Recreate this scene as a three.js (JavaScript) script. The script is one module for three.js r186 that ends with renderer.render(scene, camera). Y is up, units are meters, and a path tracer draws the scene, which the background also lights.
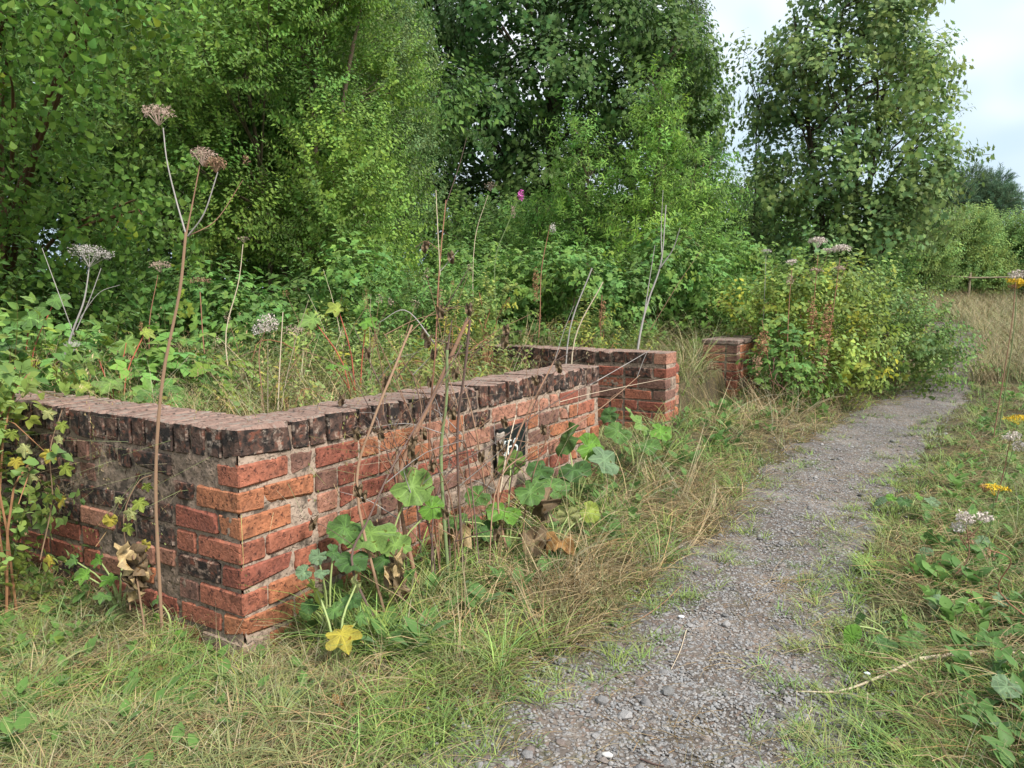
import * as THREE from 'three';
import { mergeGeometries } from 'three/addons/utils/BufferGeometryUtils.js';
import { createNoise2D, createNoise3D } from 'simplex-noise';

// ---------- camera, sky, sun, exposure ----------
const scene = new THREE.Scene();
const camera = new THREE.PerspectiveCamera(53, 1024 / 768, 0.05, 2000);
camera.position.set(0, 1.2, 0);
camera.rotation.x = -Math.atan(89 / 770);
scene.add(camera);

const renderer = new THREE.WebGLRenderer({ antialias: true });
renderer.setSize(1024, 768);
renderer.toneMapping = THREE.LinearToneMapping;
renderer.toneMappingExposure = 2.15;
renderer.shadowMap.enabled = true;

function mulberry(a) {
  return () => { a |= 0; a = a + 0x6D2B79F5 | 0; let t = Math.imul(a ^ a >>> 15, 1 | a); t = t + Math.imul(t ^ t >>> 7, 61 | t) ^ t; return ((t ^ t >>> 14) >>> 0) / 4294967296; };
}
const n2 = createNoise2D(mulberry(11)), n3 = createNoise3D(mulberry(12));
const V = (x, y, z) => new THREE.Vector3(x, y, z);
const clamp = (x, a = 0, b = 1) => Math.min(b, Math.max(a, x));
const smooth = (x, a, b) => { const t = clamp((x - a) / (b - a)); return t * t * (3 - 2 * t); };
const lerp = (a, b, t) => a + (b - a) * t;

{ // broken bright overcast: pale blue with white cloud
  const w = 1024, h = 512, d = new Float32Array(w * h * 4);
  for (let j = 0; j < h; j++) for (let i = 0; i < w; i++) {
    const ph = ((i + .5) / w - .5) * Math.PI * 2, th = ((j + .5) / h - .5) * Math.PI, c = Math.cos(th);
    const x = Math.cos(ph) * c, y = Math.sin(th), z = Math.sin(ph) * c;
    const k = 1.5 / (Math.abs(y) + .45), X = x * k, Z = z * k;
    let f = .55 * n3(X * .8 + 3.1, Z * .8, .4) + .28 * n3(X * 1.9, Z * 1.9, 4) + .15 * n3(X * 4, Z * 4, 9) + .07 * n3(X * 9, Z * 9, 2);
    const cl = smooth(f, -.55, .6), o = (j * w + i) * 4;
    d[o] = lerp(.335, .58, cl); d[o + 1] = lerp(.42, .61, cl); d[o + 2] = lerp(.49, .63, cl); d[o + 3] = 1;
  }
  const sky = new THREE.DataTexture(d, w, h, THREE.RGBAFormat, THREE.FloatType);
  sky.mapping = THREE.EquirectangularReflectionMapping; sky.magFilter = sky.minFilter = THREE.LinearFilter; sky.needsUpdate = true;
  scene.background = sky; scene.environment = sky;
}
const sun = new THREE.DirectionalLight(new THREE.Color(1, .95, .89), 3.0);
sun.position.set(16, 22, 8.5); sun.target.position.set(1, 0, -6);
sun.castShadow = true; sun.shadow.radius = 26;
sun.shadow.mapSize.set(4096, 4096);
Object.assign(sun.shadow.camera, { left: -30, right: 30, top: 30, bottom: -30, near: 1, far: 90 });
sun.name = 'sun'; scene.add(sun, sun.target);

// ---------- helpers ----------
const taken = new Map();
function numbered(n) { const k = taken.get(n) || 0; taken.set(n, k + 1); return k ? n + '_' + String(k).padStart(3, '0') : n; }
function thing(name, label, category, [x, y, z] = [0, 0, 0], turn = 0, group) {
  const o = new THREE.Group(); o.name = numbered(name); o.position.set(x, y, z); o.rotation.y = turn;
  o.userData = { label, category }; if (group) o.userData.group = group; scene.add(o); return o;
}
function part(name, geo, mat, parent, kind) { const m = new THREE.Mesh(geo, mat); m.name = name; parent.add(m); if (kind) m.userData.kind = kind; return m; }
function topStuff(o, name, label, category) { o.name = numbered(name); o.userData = { kind: 'stuff', label, category }; scene.add(o); return o; }

function geoFrom(pos, idx, uv, col) {
  const g = new THREE.BufferGeometry();
  g.setAttribute('position', new THREE.Float32BufferAttribute(pos, 3));
  g.setAttribute('uv', new THREE.Float32BufferAttribute(uv || new Array(pos.length / 3 * 2).fill(0), 2));
  if (col) g.setAttribute('color', new THREE.Float32BufferAttribute(col, 3));
  g.setIndex(idx); g.computeVertexNormals(); return g;
}
function tint(g, r, gg, b) { const n = g.attributes.position.count, c = new Float32Array(n * 3); for (let i = 0; i < n; i++) { c[i * 3] = r; c[i * 3 + 1] = gg; c[i * 3 + 2] = b; } g.setAttribute('color', new THREE.BufferAttribute(c, 3)); return g; }

// tapered tube through points
function tube(pts, r0, r1, seg = 8, rad = 6, wob = 0, seed = 0) {
  const curve = new THREE.CatmullRomCurve3(pts.map(p => p.isVector3 ? p : V(...p)));
  const pos = [], uv = [], idx = [], len = curve.getLength();
  let nrm = null;
  for (let i = 0; i <= seg; i++) {
    const t = i / seg, p = curve.getPoint(t), tg = curve.getTangent(t);
    if (!nrm) nrm = Math.abs(tg.y) < .9 ? V(0, 1, 0) : V(1, 0, 0);
    nrm = nrm.clone().addScaledVector(tg, -nrm.dot(tg)).normalize();
    const bi = tg.clone().cross(nrm);
    const r = lerp(r0, r1, t);
    for (let j = 0; j <= rad; j++) {
      const a = j / rad * Math.PI * 2, jj = j % rad;
      const rr = r * (1 + wob * n3(seed + jj * 1.7, i * .6, seed * .37));
      const q = p.clone().addScaledVector(nrm, Math.cos(a) * rr).addScaledVector(bi, Math.sin(a) * rr);
      pos.push(q.x, q.y, q.z); uv.push(j / rad * Math.max(.05, r0 * 6), t * len);
    }
  }
  const w = rad + 1;
  for (let i = 0; i < seg; i++) for (let j = 0; j < rad; j++) { const a = i * w + j, b = a + 1, c = a + w, d = c + 1; idx.push(a, b, c, b, d, c); }
  const cap = (ring, p, flip) => { const o = pos.length / 3; pos.push(p.x, p.y, p.z); uv.push(0, 0); for (let j = 0; j < rad; j++) flip ? idx.push(o, ring * w + j + 1, ring * w + j) : idx.push(o, ring * w + j, ring * w + j + 1); };
  if (r1 > .002) cap(seg, curve.getPoint(1), false);
  cap(0, curve.getPoint(0), true);
  return geoFrom(pos, idx, uv);
}

// tileable value noise textures
function hash(x, y, s) { let h = Math.imul(x, 374761393) + Math.imul(y, 668265263) + Math.imul(s, 2147483629) | 0; h = Math.imul(h ^ h >>> 13, 1274126177); return ((h ^ h >>> 16) >>> 0) / 4294967296; }
function vn(x, y, per, s) {
  const xi = Math.floor(x), yi = Math.floor(y), fx = x - xi, fy = y - yi, m = a => ((a % per) + per) % per;
  const u = fx * fx * (3 - 2 * fx), v = fy * fy * (3 - 2 * fy);
  const a = hash(m(xi), m(yi), s), b = hash(m(xi + 1), m(yi), s), c = hash(m(xi), m(yi + 1), s), d = hash(m(xi + 1), m(yi + 1), s);
  return lerp(lerp(a, b, u), lerp(c, d, u), v);
}
function fb(u, v, base, oct, s) { let t = 0, w = .5, f = base, n = 0; for (let i = 0; i < oct; i++) { t += w * vn(u * f, v * f, f, s + i * 17); n += w; w *= .55; f *= 2; } return t / n; }
function cells(u, v, per, s) { // distance to nearest, id, edge
  const x = u * per, y = v * per, xi = Math.floor(x), yi = Math.floor(y); let d1 = 9, d2 = 9, id = 0; const m = a => ((a % per) + per) % per;
  for (let j = -1; j <= 1; j++) for (let i = -1; i <= 1; i++) {
    const cx = xi + i, cy = yi + j, hx = hash(m(cx), m(cy), s), hy = hash(m(cx), m(cy), s + 5);
    const dd = Math.hypot(cx + hx - x, cy + hy - y); if (dd < d1) { d2 = d1; d1 = dd; id = hash(m(cx), m(cy), s + 9); } else if (dd < d2) d2 = dd;
  }
  return [d1, id, d2 - d1];
}
function tex(size, fn, srgb) {
  const d = new Uint8Array(size * size * 4);
  for (let j = 0; j < size; j++) for (let i = 0; i < size; i++) {
    const c = fn((i + .5) / size, (j + .5) / size), o = (j * size + i) * 4;
    d[o] = clamp(c[0]) * 255; d[o + 1] = clamp(c[1]) * 255; d[o + 2] = clamp(c[2]) * 255; d[o + 3] = 255;
  }
  const t = new THREE.DataTexture(d, size, size); t.wrapS = t.wrapT = THREE.RepeatWrapping; t.magFilter = THREE.LinearFilter; t.minFilter = THREE.LinearMipmapLinearFilter; t.generateMipmaps = true;
  if (srgb) t.colorSpace = THREE.SRGBColorSpace; t.needsUpdate = true; return t;
}
const mix3 = (a, b, t) => [lerp(a[0], b[0], t), lerp(a[1], b[1], t), lerp(a[2], b[2], t)];
const rgb = (r, g, b) => new THREE.Color().setRGB(r, g, b);

// instanced scatter
const _m = new THREE.Matrix4(), _s = new THREE.Vector3(), _q = new THREE.Quaternion(), _c = new THREE.Color();
function instanced(name, geo, mat, items, parent, kind = 'stuff') {
  const im = new THREE.InstancedMesh(geo, mat, items.length); im.name = name;
  items.forEach((it, i) => {
    if (typeof it.s === 'number') _s.setScalar(it.s); else _s.set(...it.s);
    _m.compose(it.p, it.q, _s); im.setMatrixAt(i, _m); im.setColorAt(i, _c.setRGB(...it.c));
  });
  im.userData.kind = kind; if (parent) parent.add(im); return im;
}
// basis: y towards tip, z along normal
function orient(tip, nrm, roll = 0) {
  const y = tip.clone().normalize(); let z = nrm.clone().addScaledVector(y, -nrm.dot(y)); if (z.lengthSq() < 1e-6) z = V(.3, .1, .9).addScaledVector(y, -.9 * y.z); z.normalize();
  const x = y.clone().cross(z); const q = new THREE.Quaternion().setFromRotationMatrix(new THREE.Matrix4().makeBasis(x, y, z));
  if (roll) q.multiply(new THREE.Quaternion().setFromAxisAngle(V(0, 1, 0), roll)); return q;
}
const yaw = a => new THREE.Quaternion().setFromAxisAngle(V(0, 1, 0), a);

// ---------- leaves ----------
// leaf in x (width) / y (base to tip), normal z; n strips along, profile(t) half width
function blade(len, prof, n = 4, fold = .25, curl = .12) {
  const pos = [], uv = [], idx = [];
  for (let i = 0; i <= n; i++) {
    const t = i / n, w = prof(t) * len, y = t * len, z = -curl * len * t * t;
    pos.push(-w, y, z + w * fold, 0, y, z, w, y, z + w * fold); uv.push(.5 - w / len, t, .5, t, .5 + w / len, t);
    if (i < n) { const a = i * 3; idx.push(a, a + 1, a + 3, a + 1, a + 4, a + 3, a + 1, a + 2, a + 4, a + 2, a + 5, a + 4); }
  }
  return geoFrom(pos, idx, uv);
}
const ovate = t => .34 * Math.pow(Math.sin(Math.PI * Math.pow(clamp(t, .02, .98), .75)), .9);
const birchP = t => t < .28 ? .42 * Math.sqrt(t / .28) : .42 * Math.pow(1 - (t - .28) / .72, .85);
const lance = t => .17 * Math.sin(Math.PI * Math.pow(clamp(t, .02, .985), .8));
// lobed leaf: polar outline round a centre, rings for curvature
function polarLeaf(size, radius, n, rings, warp) {
  const pos = [0, 0, 0], uv = [.5, .5], idx = [];
  for (let k = 1; k <= rings; k++) for (let i = 0; i < n; i++) {
    const a = i / n * Math.PI * 2, r = radius(a) * (k / rings), x = Math.sin(a) * r, y = -Math.cos(a) * r; // a=0 is the petiole notch
    pos.push(x * size, y * size, warp(x, y, a, k / rings) * size); uv.push(.5 + x * .5, .5 + y * .5);
  }
  for (let i = 0; i < n; i++) idx.push(0, 1 + i, 1 + (i + 1) % n);
  for (let k = 1; k < rings; k++) for (let i = 0; i < n; i++) { const a = 1 + (k - 1) * n + i, b = 1 + (k - 1) * n + (i + 1) % n, c = a + n, d = b + n; idx.push(a, c, b, b, c, d); }
  return geoFrom(pos, idx, uv);
}
const mapleR = a => { // five pointed lobes, tip at pi
  const lob = [[Math.PI, .62], [Math.PI - .95, .56], [Math.PI + .95, .56], [Math.PI - 1.9, .38], [Math.PI + 1.9, .38]]; let r = .2;
  for (const [c, m] of lob) { const d = Math.abs(a - c); r = Math.max(r, m * (1 - Math.pow(clamp(d / .72), 1.0) * .62)); }
  return Math.min(a, Math.PI * 2 - a) < .3 ? .12 : r;
};
function mapleFlat(size) { // few triangles: fan on a 15-point outline, base at origin
  const key = [[0, 0], [.16, -.1], [.42, .02], [.3, .18], [.58, .42], [.3, .42], [.36, .62], [.16, .6], [0, .95], [-.16, .6], [-.36, .62], [-.3, .42], [-.58, .42], [-.3, .18], [-.42, .02], [-.16, -.1]];
  const pos = [0, .3 * size, 0], uv = [.5, .5], idx = [];
  for (const [x, y] of key) { pos.push(x * size * .9, y * size, (.12 * Math.abs(x) - .16 * y * y) * size); uv.push(.5 + x * .5, y); }
  for (let i = 0; i < key.length; i++) idx.push(0, 1 + i, 1 + (i + 1) % key.length);
  return geoFrom(pos, idx, uv);
}
// twig with leaves; returns a merged geometry with per-leaf vertex colour
function sprig(leaf, n, len, rnd, { spread = 1.0, droop = .3, flat = 0, scale = [.75, 1.15], vary = .22, twig = .003, petiole = .02, twigCol = [.5, .3, .25] } = {}) {
  const gs = [], axis = []; let dir = V(0, 1, 0);
  const bend = V((rnd() - .5) * .6, 0, (rnd() - .5) * .6);
  for (let i = 0; i <= 4; i++) { const t = i / 4; axis.push(V(bend.x * t * t * len, t * len, bend.z * t * t * len)); }
  const cv = new THREE.CatmullRomCurve3(axis);
  gs.push(tint(tube(axis, twig, twig * .4, 3, 3), ...twigCol));
  for (let i = 0; i < n; i++) {
    const t = .12 + .88 * (i + .5 * rnd()) / n, p = cv.getPoint(Math.min(1, t));
    let a = flat ? (i % 2 ? 0 : Math.PI) + (rnd() - .5) * (1 - flat) * 4 : i * 2.4 + rnd();
    const out = V(Math.cos(a), 0, Math.sin(a));
    const tip = out.clone().multiplyScalar(spread).add(V(0, .55 - droop * (.5 + rnd()), 0)).add(V((rnd() - .5) * .5, (rnd() - .5) * .5, (rnd() - .5) * .5)).normalize();
    const nrm = V((rnd() - .5) * .9, flat ? .2 : 1, flat ? 1 : (rnd() - .5) * .9);
    const g = leaf.clone(), s = lerp(scale[0], scale[1], rnd());
    p.addScaledVector(tip, petiole);
    g.applyMatrix4(new THREE.Matrix4().compose(p, orient(tip, nrm), V(s, s, s)));
    const k = 1 + (rnd() - .5) * 2 * vary, y = rnd();
    tint(g, k * (1 + .25 * (y - .5)), k, k * (1 - .3 * (y - .5))); gs.push(g);
  }
  return mergeGeometries(gs);
}
function leafMat(gloss = .25, trans = .4) { return new THREE.MeshPhysicalMaterial({ color: 0xffffff, roughness: 1, transmission: trans, thickness: 0, side: THREE.DoubleSide, vertexColors: true, specularIntensity: .3, clearcoat: gloss, clearcoatRoughness: .42 }); }
const rand = mulberry(2024);
const R = (a, b) => lerp(a, b, rand());
const rdir = () => { const z = R(-1, 1), a = R(0, 6.2832), s = Math.sqrt(1 - z * z); return V(Math.cos(a) * s, z, Math.sin(a) * s); };

// ---------- terrain ----------
const C = [-0.896, -2.463], U = [.524, -.8517], IN = [-.8517, -.524];   // wall corner, along the long wall, into the enclosure
const wallTurn = Math.atan2(.8517, .524);
const toWall = (x, z) => [(x - C[0]) * U[0] + (z - C[1]) * U[1], (x - C[0]) * IN[0] + (z - C[1]) * IN[1]];
const fromWall = (a, b) => [C[0] + U[0] * a + IN[0] * b, C[1] + U[1] * a + IN[1] * b];
const pathPts = [[-1.0, 1.2, .45], [-.55, 0, .45], [-.1, -1.0, .47], [.36, -1.84, .50], [.67, -2.43, .42], [1.17, -3.4, .32], [2.05, -4.91, .35], [3.25, -6.65, .37], [4.8, -8.67, .26], [6.05, -10.4, .25], [8.27, -14.1, .26], [10.0, -17.5, .3], [11.2, -22, .3]];
const pathCurve = new THREE.CatmullRomCurve3(pathPts.map(([x, z, w]) => V(x, w, z)));
const pathSamples = pathCurve.getPoints(240);
function pathDist(x, z) { let b = 1e9, w = 0; for (const p of pathSamples) { const d = Math.hypot(p.x - x, p.z - z); if (d - p.y < b) { b = d - p.y; w = p.y; } } return b; } // <0 on the path
const riseOf = d => { const s = Math.max(0, d - 4.5); return .035 * s * s / (s + 1.5); };
function baseY(x, z) {
  const d = -z; let y = d < 34 ? riseOf(d) : riseOf(34) + (d - 34) * .004;
  const [a, b] = toWall(x, z);
  const far = 1 - smooth(d, 9, 16) * .5;
  const gap = 1 - .8 * smooth(a, 2.5, 2.85) * (1 - smooth(a, 3.96, 4.06)) * (1 - smooth(b, .7, 1.6));
  y -= .045 * Math.exp(-((x - C[0]) ** 2 + (z - C[1]) ** 2) / .12);
  y += .36 * gap * smooth(a, .07, .17) * smooth(b, .06, .16 + .5 * smooth(a, 6.2, 7)) * far;
  y += .12 * Math.exp(-((a - 4.3) ** 2 / 3 + (b + .15) ** 2 / .35)) * (b < .1 ? 1 : .0 + Math.max(0, 1 - (b - .1) * 12));
  y += .02 * n2(x * .9, z * .9) + .05 * n2(x * .23 + 5, z * .23) * smooth(d, 5, 14);
  return y;
}
function groundY(x, z) { const pd = pathDist(x, z), near = 1 - smooth(pd, -.05, .35); return baseY(x, z) + (1 - near) * (.018 * n2(x * 3.1, z * 3.1) + .02) - near * .012; }

function soilTex() {
  return tex(512, (u, v) => {
    const a = fb(u, v, 6, 5, 3), b = fb(u, v, 24, 4, 8), c = fb(u, v, 90, 2, 14);
    let k = mix3([.30, .25, .18], [.40, .37, .22], a); k = mix3(k, [.30, .33, .14], smooth(b, .5, .75) * .7); k = mix3(k, [.55, .48, .34], smooth(c, .62, .85) * .8); return mix3(k, [.14, .11, .08], smooth(c, .42, .2) * .6);
  }, true);
}
{
  const xs = [], zs = [];
  const grade = (lo, hi, a, b, step, grow) => { const o = []; for (let x = a; x <= b + 1e-6; x += step) o.push(x); let s = step, x = a; while (x > lo) { s *= grow; x -= s; o.unshift(x); } s = step; x = o[o.length - 1]; while (x < hi) { s *= grow; x += s; o.push(x); } return o; };
  xs.push(...grade(-400, 400, -3.2, 4.6, .065, 1.13)); zs.push(...grade(-600, 40, -9, -.6, .065, 1.12));
  const pos = [], uv = [], idx = [];
  for (const z of zs) for (const x of xs) { pos.push(x, Math.abs(x) < 30 && z > -60 ? groundY(x, z) : baseY(x, z), z); uv.push(x / 1.3, z / 1.3); }
  const w = xs.length; for (let j = 0; j < zs.length - 1; j++) for (let i = 0; i < w - 1; i++) { const a = j * w + i; idx.push(a, a + w, a + 1, a + 1, a + w, a + w + 1); }
  const g = geoFrom(pos, idx, uv), t = soilTex();
  const m = part('ground', g, new THREE.MeshStandardMaterial({ map: t, color: rgb(.7, .68, .62), bumpMap: t, bumpScale: .012, roughness: .95 }), scene, 'structure');
  m.userData.label = 'soil and litter under the grass'; m.userData.category = 'ground';
}
// ---------- gravel path ----------
const gravelMap = tex(1024, (u, v) => {
  const [d, id, e] = cells(u, v, 64, 4), [d2, id2, e2] = cells(u, v, 28, 41), fine = fb(u, v, 128, 2, 6), big = fb(u, v, 4, 4, 31);
  let dust = mix3([.36, .325, .295], [.55, .50, .455], smooth(big, .25, .75)); dust = mix3(dust, [.36, .32, .29], smooth(fine, .55, .3) * .7);
  let k = dust; if (id > .45) { const st = id > .8 ? [.58, .56, .54] : id > .62 ? [.45, .44, .44] : [.50, .42, .37]; k = mix3(k, st, smooth(e, .05, .3) * .75); k = mix3(k, [.27, .24, .22], smooth(e, .12, .0) * .4); }
  if (id2 > .72) k = mix3(k, id2 > .86 ? [.55, .54, .53] : [.49, .46, .44], smooth(e2, .18, .35) * smooth(d2, .5, .3));
  return mix3(k, [.34, .36, .22], smooth(fb(u, v, 10, 4, 77), .62, .78) * .35);
}, true);
const gravelBump = tex(1024, (u, v) => { const [d, id, e] = cells(u, v, 64, 4), [d2, id2, e2] = cells(u, v, 28, 41); let h = .3 + .25 * fb(u, v, 128, 2, 6); if (id > .45) h += smooth(e, 0, .35) * .3 * id; if (id2 > .72) h += smooth(e2, .1, .4) * .35 * smooth(d2, .55, .3); return [h, h, h]; });
const gravelPath = (() => {
  const N = 330, M = 16, pos = [], uv = [], idx = [];
  for (let i = 0; i <= N; i++) {
    const t = i / N, p = pathCurve.getPoint(t), tg = pathCurve.getTangent(t), nx = -tg.z, nz = tg.x, l = Math.hypot(nx, nz);
    for (let j = 0; j <= M; j++) {
      const s = j / M * 2 - 1, side = s * (p.y + .12 + .09 * n2(i * .11, s > 0 ? 7 : 3) + .05 * n2(i * .43, s > 0 ? 17 : 13));
      const x = p.x + nx / l * side, z = p.z + nz / l * side;
      pos.push(x, groundY(x, z) + .012 + .005 * n2(x * 7, z * 7) - .045 * smooth(Math.abs(s), .74, 1), z); uv.push(x / .9, z / .9);
    }
  }
  for (let i = 0; i < N; i++) for (let j = 0; j < M; j++) { const a = i * (M + 1) + j; idx.push(a, a + 1, a + M + 1, a + 1, a + M + 2, a + M + 1); }
  const m = part('gravel_path', geoFrom(pos, idx, uv), new THREE.MeshStandardMaterial({ map: gravelMap, color: rgb(.86, .86, .86), bumpMap: gravelBump, bumpScale: .012, roughness: .92 }), scene, 'structure');
  if (m.geometry.attributes.normal.getY(2000) < 0) { const ix = m.geometry.index.array; for (let i = 0; i < ix.length; i += 3) { const q = ix[i]; ix[i] = ix[i + 1]; ix[i + 1] = q; } m.geometry.computeVertexNormals(); }
  m.userData.label = 'narrow trodden path of grey and pinkish gravel'; m.userData.category = 'path'; return m;
})();
function stoneGeo(seed, flat, detail = 1) {
  const g0 = new THREE.IcosahedronGeometry(1, detail), p = g0.attributes.position, uv = g0.attributes.uv;
  for (let i = 0; i < p.count; i++) { const x = p.getX(i), y = p.getY(i), z = p.getZ(i), k = 1 + .28 * n3(x * 1.3 + seed * 9, y * 1.3, z * 1.3) + .12 * n3(x * 3, y * 3 + seed * 4, z * 3); p.setXYZ(i, x * k * 1.15, y * k * flat, z * k * .9); uv.setXY(i, x * .3 + seed, z * .3); }
  g0.computeVertexNormals(); return g0;
}
{
  const geos = [0, 1, 2, 3].map(s => stoneGeo(s + 1, .45 + .12 * s, s % 2));
  const mats = [[.22, .21, .205], [.17, .165, .16], [.24, .20, .175], [.19, .15, .13], [.30, .285, .275], [.13, .12, .118]].map(c => new THREE.MeshStandardMaterial({ color: rgb(...c), roughness: .9, bumpMap: gravelBump, bumpScale: .002 }));
  let n = 0;
  while (n < 230) { // stones that can be told apart
    const t = Math.pow(rand(), 1.3) * .42 + .16, p = pathCurve.getPoint(t), x = p.x + R(-1, 1) * (p.y + .12), z = p.z + R(-.2, .2);
    if (z > -1.5 || z < -6 || rand() < .25) { if (z > -1.5) continue; }
    const s = R(.007, .016) * (rand() < .12 ? 1.5 : 1);
    const m = part('stone', geos[n % 4], mats[Math.floor(R(0, 6))], gravelPath); m.position.set(x, groundY(x, z) + .014 + s * .1, z); m.scale.setScalar(s); m.rotation.set(R(-.3, .3), R(0, 6.28), R(-.3, .3)); n++;
  }
  const items = [[], []];
  for (let i = 0; i < 30000; i++) {
    const t = .14 + .55 * Math.pow(rand(), 1.5), p = pathCurve.getPoint(t), off = (rand() + rand() + rand() - 1.5) / 1.5 * (p.y * 1.15 + .3), tg = pathCurve.getTangent(t), l = Math.hypot(tg.x, tg.z);
    const x = p.x - tg.z / l * off, z = p.z + tg.x / l * off; if (z > -1.3) continue;
    const k = R(.7, 1.3), w = R(-.05, .05); items[i % 2].push({ p: V(x, groundY(x, z) + .013, z), q: new THREE.Quaternion().setFromEuler(new THREE.Euler(R(-.5, .5), R(0, 6.3), R(-.5, .5))), s: R(.0025, .0068), c: [.215 * k * (1 + w), .205 * k, .197 * k * (1 - w)] });
  }
  const cm = new THREE.MeshStandardMaterial({ color: 0xffffff, roughness: .92 });
  items.forEach((it, k) => instanced('loose_gravel', stoneGeo(k + 7, .5, 0), cm, it, gravelPath));
}

// ---------- brick walls ----------
const brickTex = (s, fn) => tex(512, fn, s);
const brickMap = brickTex(true, (u, v) => { // neutral clay modulation: blotches, pits, lime smears
  const a = fb(u, v, 8, 5, 21), b = fb(u, v, 40, 3, 25), c = fb(u, v, 16, 4, 29), d = fb(u, v, 14, 5, 133); let k = .62 + .46 * (a - .5) + .35 * (b - .5) + .22; let col = [k, k * .97, k * .95];
  col = mix3(col, [.34, .30, .30], smooth(fb(u, v, 26, 4, 51), .6, .78) * .75); col = mix3(col, [.95, .97, 1], smooth(d, .6, .74) * .5); return mix3(col, [.95, 1, 1], smooth(c, .62, .8) * .35);
});
const brickBump = tex(512, (u, v) => { const a = fb(u, v, 10, 4, 61), b = fb(u, v, 60, 3, 65), p = smooth(fb(u, v, 30, 3, 69), .34, .24); const h = .55 + .4 * (a - .5) + .3 * (b - .5) - .4 * p; return [h, h, h]; });
const sootMap = brickTex(true, (u, v) => { // black crust with clay showing through and pale lichen
  const a = fb(u, v, 10, 5, 81), b = fb(u, v, 22, 4, 85), l = fb(u, v, 18, 5, 89), f = fb(u, v, 80, 2, 93);
  let k = mix3([.20, .165, .15], [.33, .255, .22], a); k = mix3(k, [.42, .25, .19], smooth(b, .52, .72) * .75); k = mix3(k, [.085, .075, .07], smooth(fb(u, v, 14, 5, 97), .40, .68) * .92);
  k = mix3(k, [.62, .59, .55], smooth(l, .56, .74) * (.25 + .65 * f)); return k;
});
const topMap = brickTex(true, (u, v) => { // weathered pinkish upper face
  const a = fb(u, v, 8, 5, 101), b = fb(u, v, 40, 3, 105), c = fb(u, v, 20, 4, 109);
  let k = mix3([.52, .42, .385], [.70, .60, .55], a); k = mix3(k, [.44, .33, .29], smooth(b, .55, .75) * .6); k = mix3(k, [.60, .59, .56], smooth(c, .55, .72) * .7); return mix3(k, [.27, .23, .21], smooth(fb(u, v, 28, 4, 113), .62, .76) * .8);
});
const mortarMap = brickTex(true, (u, v) => { const a = fb(u, v, 6, 5, 121), b = fb(u, v, 70, 3, 125), c = fb(u, v, 12, 4, 129); let k = mix3([.58, .52, .47], [.74, .67, .61], a); k = mix3(k, [.36, .32, .29], smooth(b, .52, .75) * .6); return mix3(k, [.27, .245, .22], smooth(c, .56, .74) * .75); });
const bm = (c, map = brickMap, rough = .9) => new THREE.MeshStandardMaterial({ color: rgb(...c), map, bumpMap: brickBump, bumpScale: .006, roughness: rough });
const clay = { orange: bm([.44, .175, .085]), red: bm([.375, .135, .08]), deep: bm([.30, .098, .062]), pink: bm([.44, .215, .145]), brown: bm([.22, .115, .085]), buff: bm([.38, .29, .225]), soot: bm([1.3, 1.16, 1.08], sootMap, .95), sootRed: bm([1.25, .98, .85], sootMap, .95), top: bm([.72, .68, .64], topMap, .93) };
const mortarMat = new THREE.MeshStandardMaterial({ map: mortarMap, color: rgb(.88, .83, .78), bumpMap: brickBump, bumpScale: .008, roughness: .96 });
const mortarDark = new THREE.MeshStandardMaterial({ map: mortarMap, color: rgb(.62, .56, .51), bumpMap: brickBump, bumpScale: .008, roughness: .96 });

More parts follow.
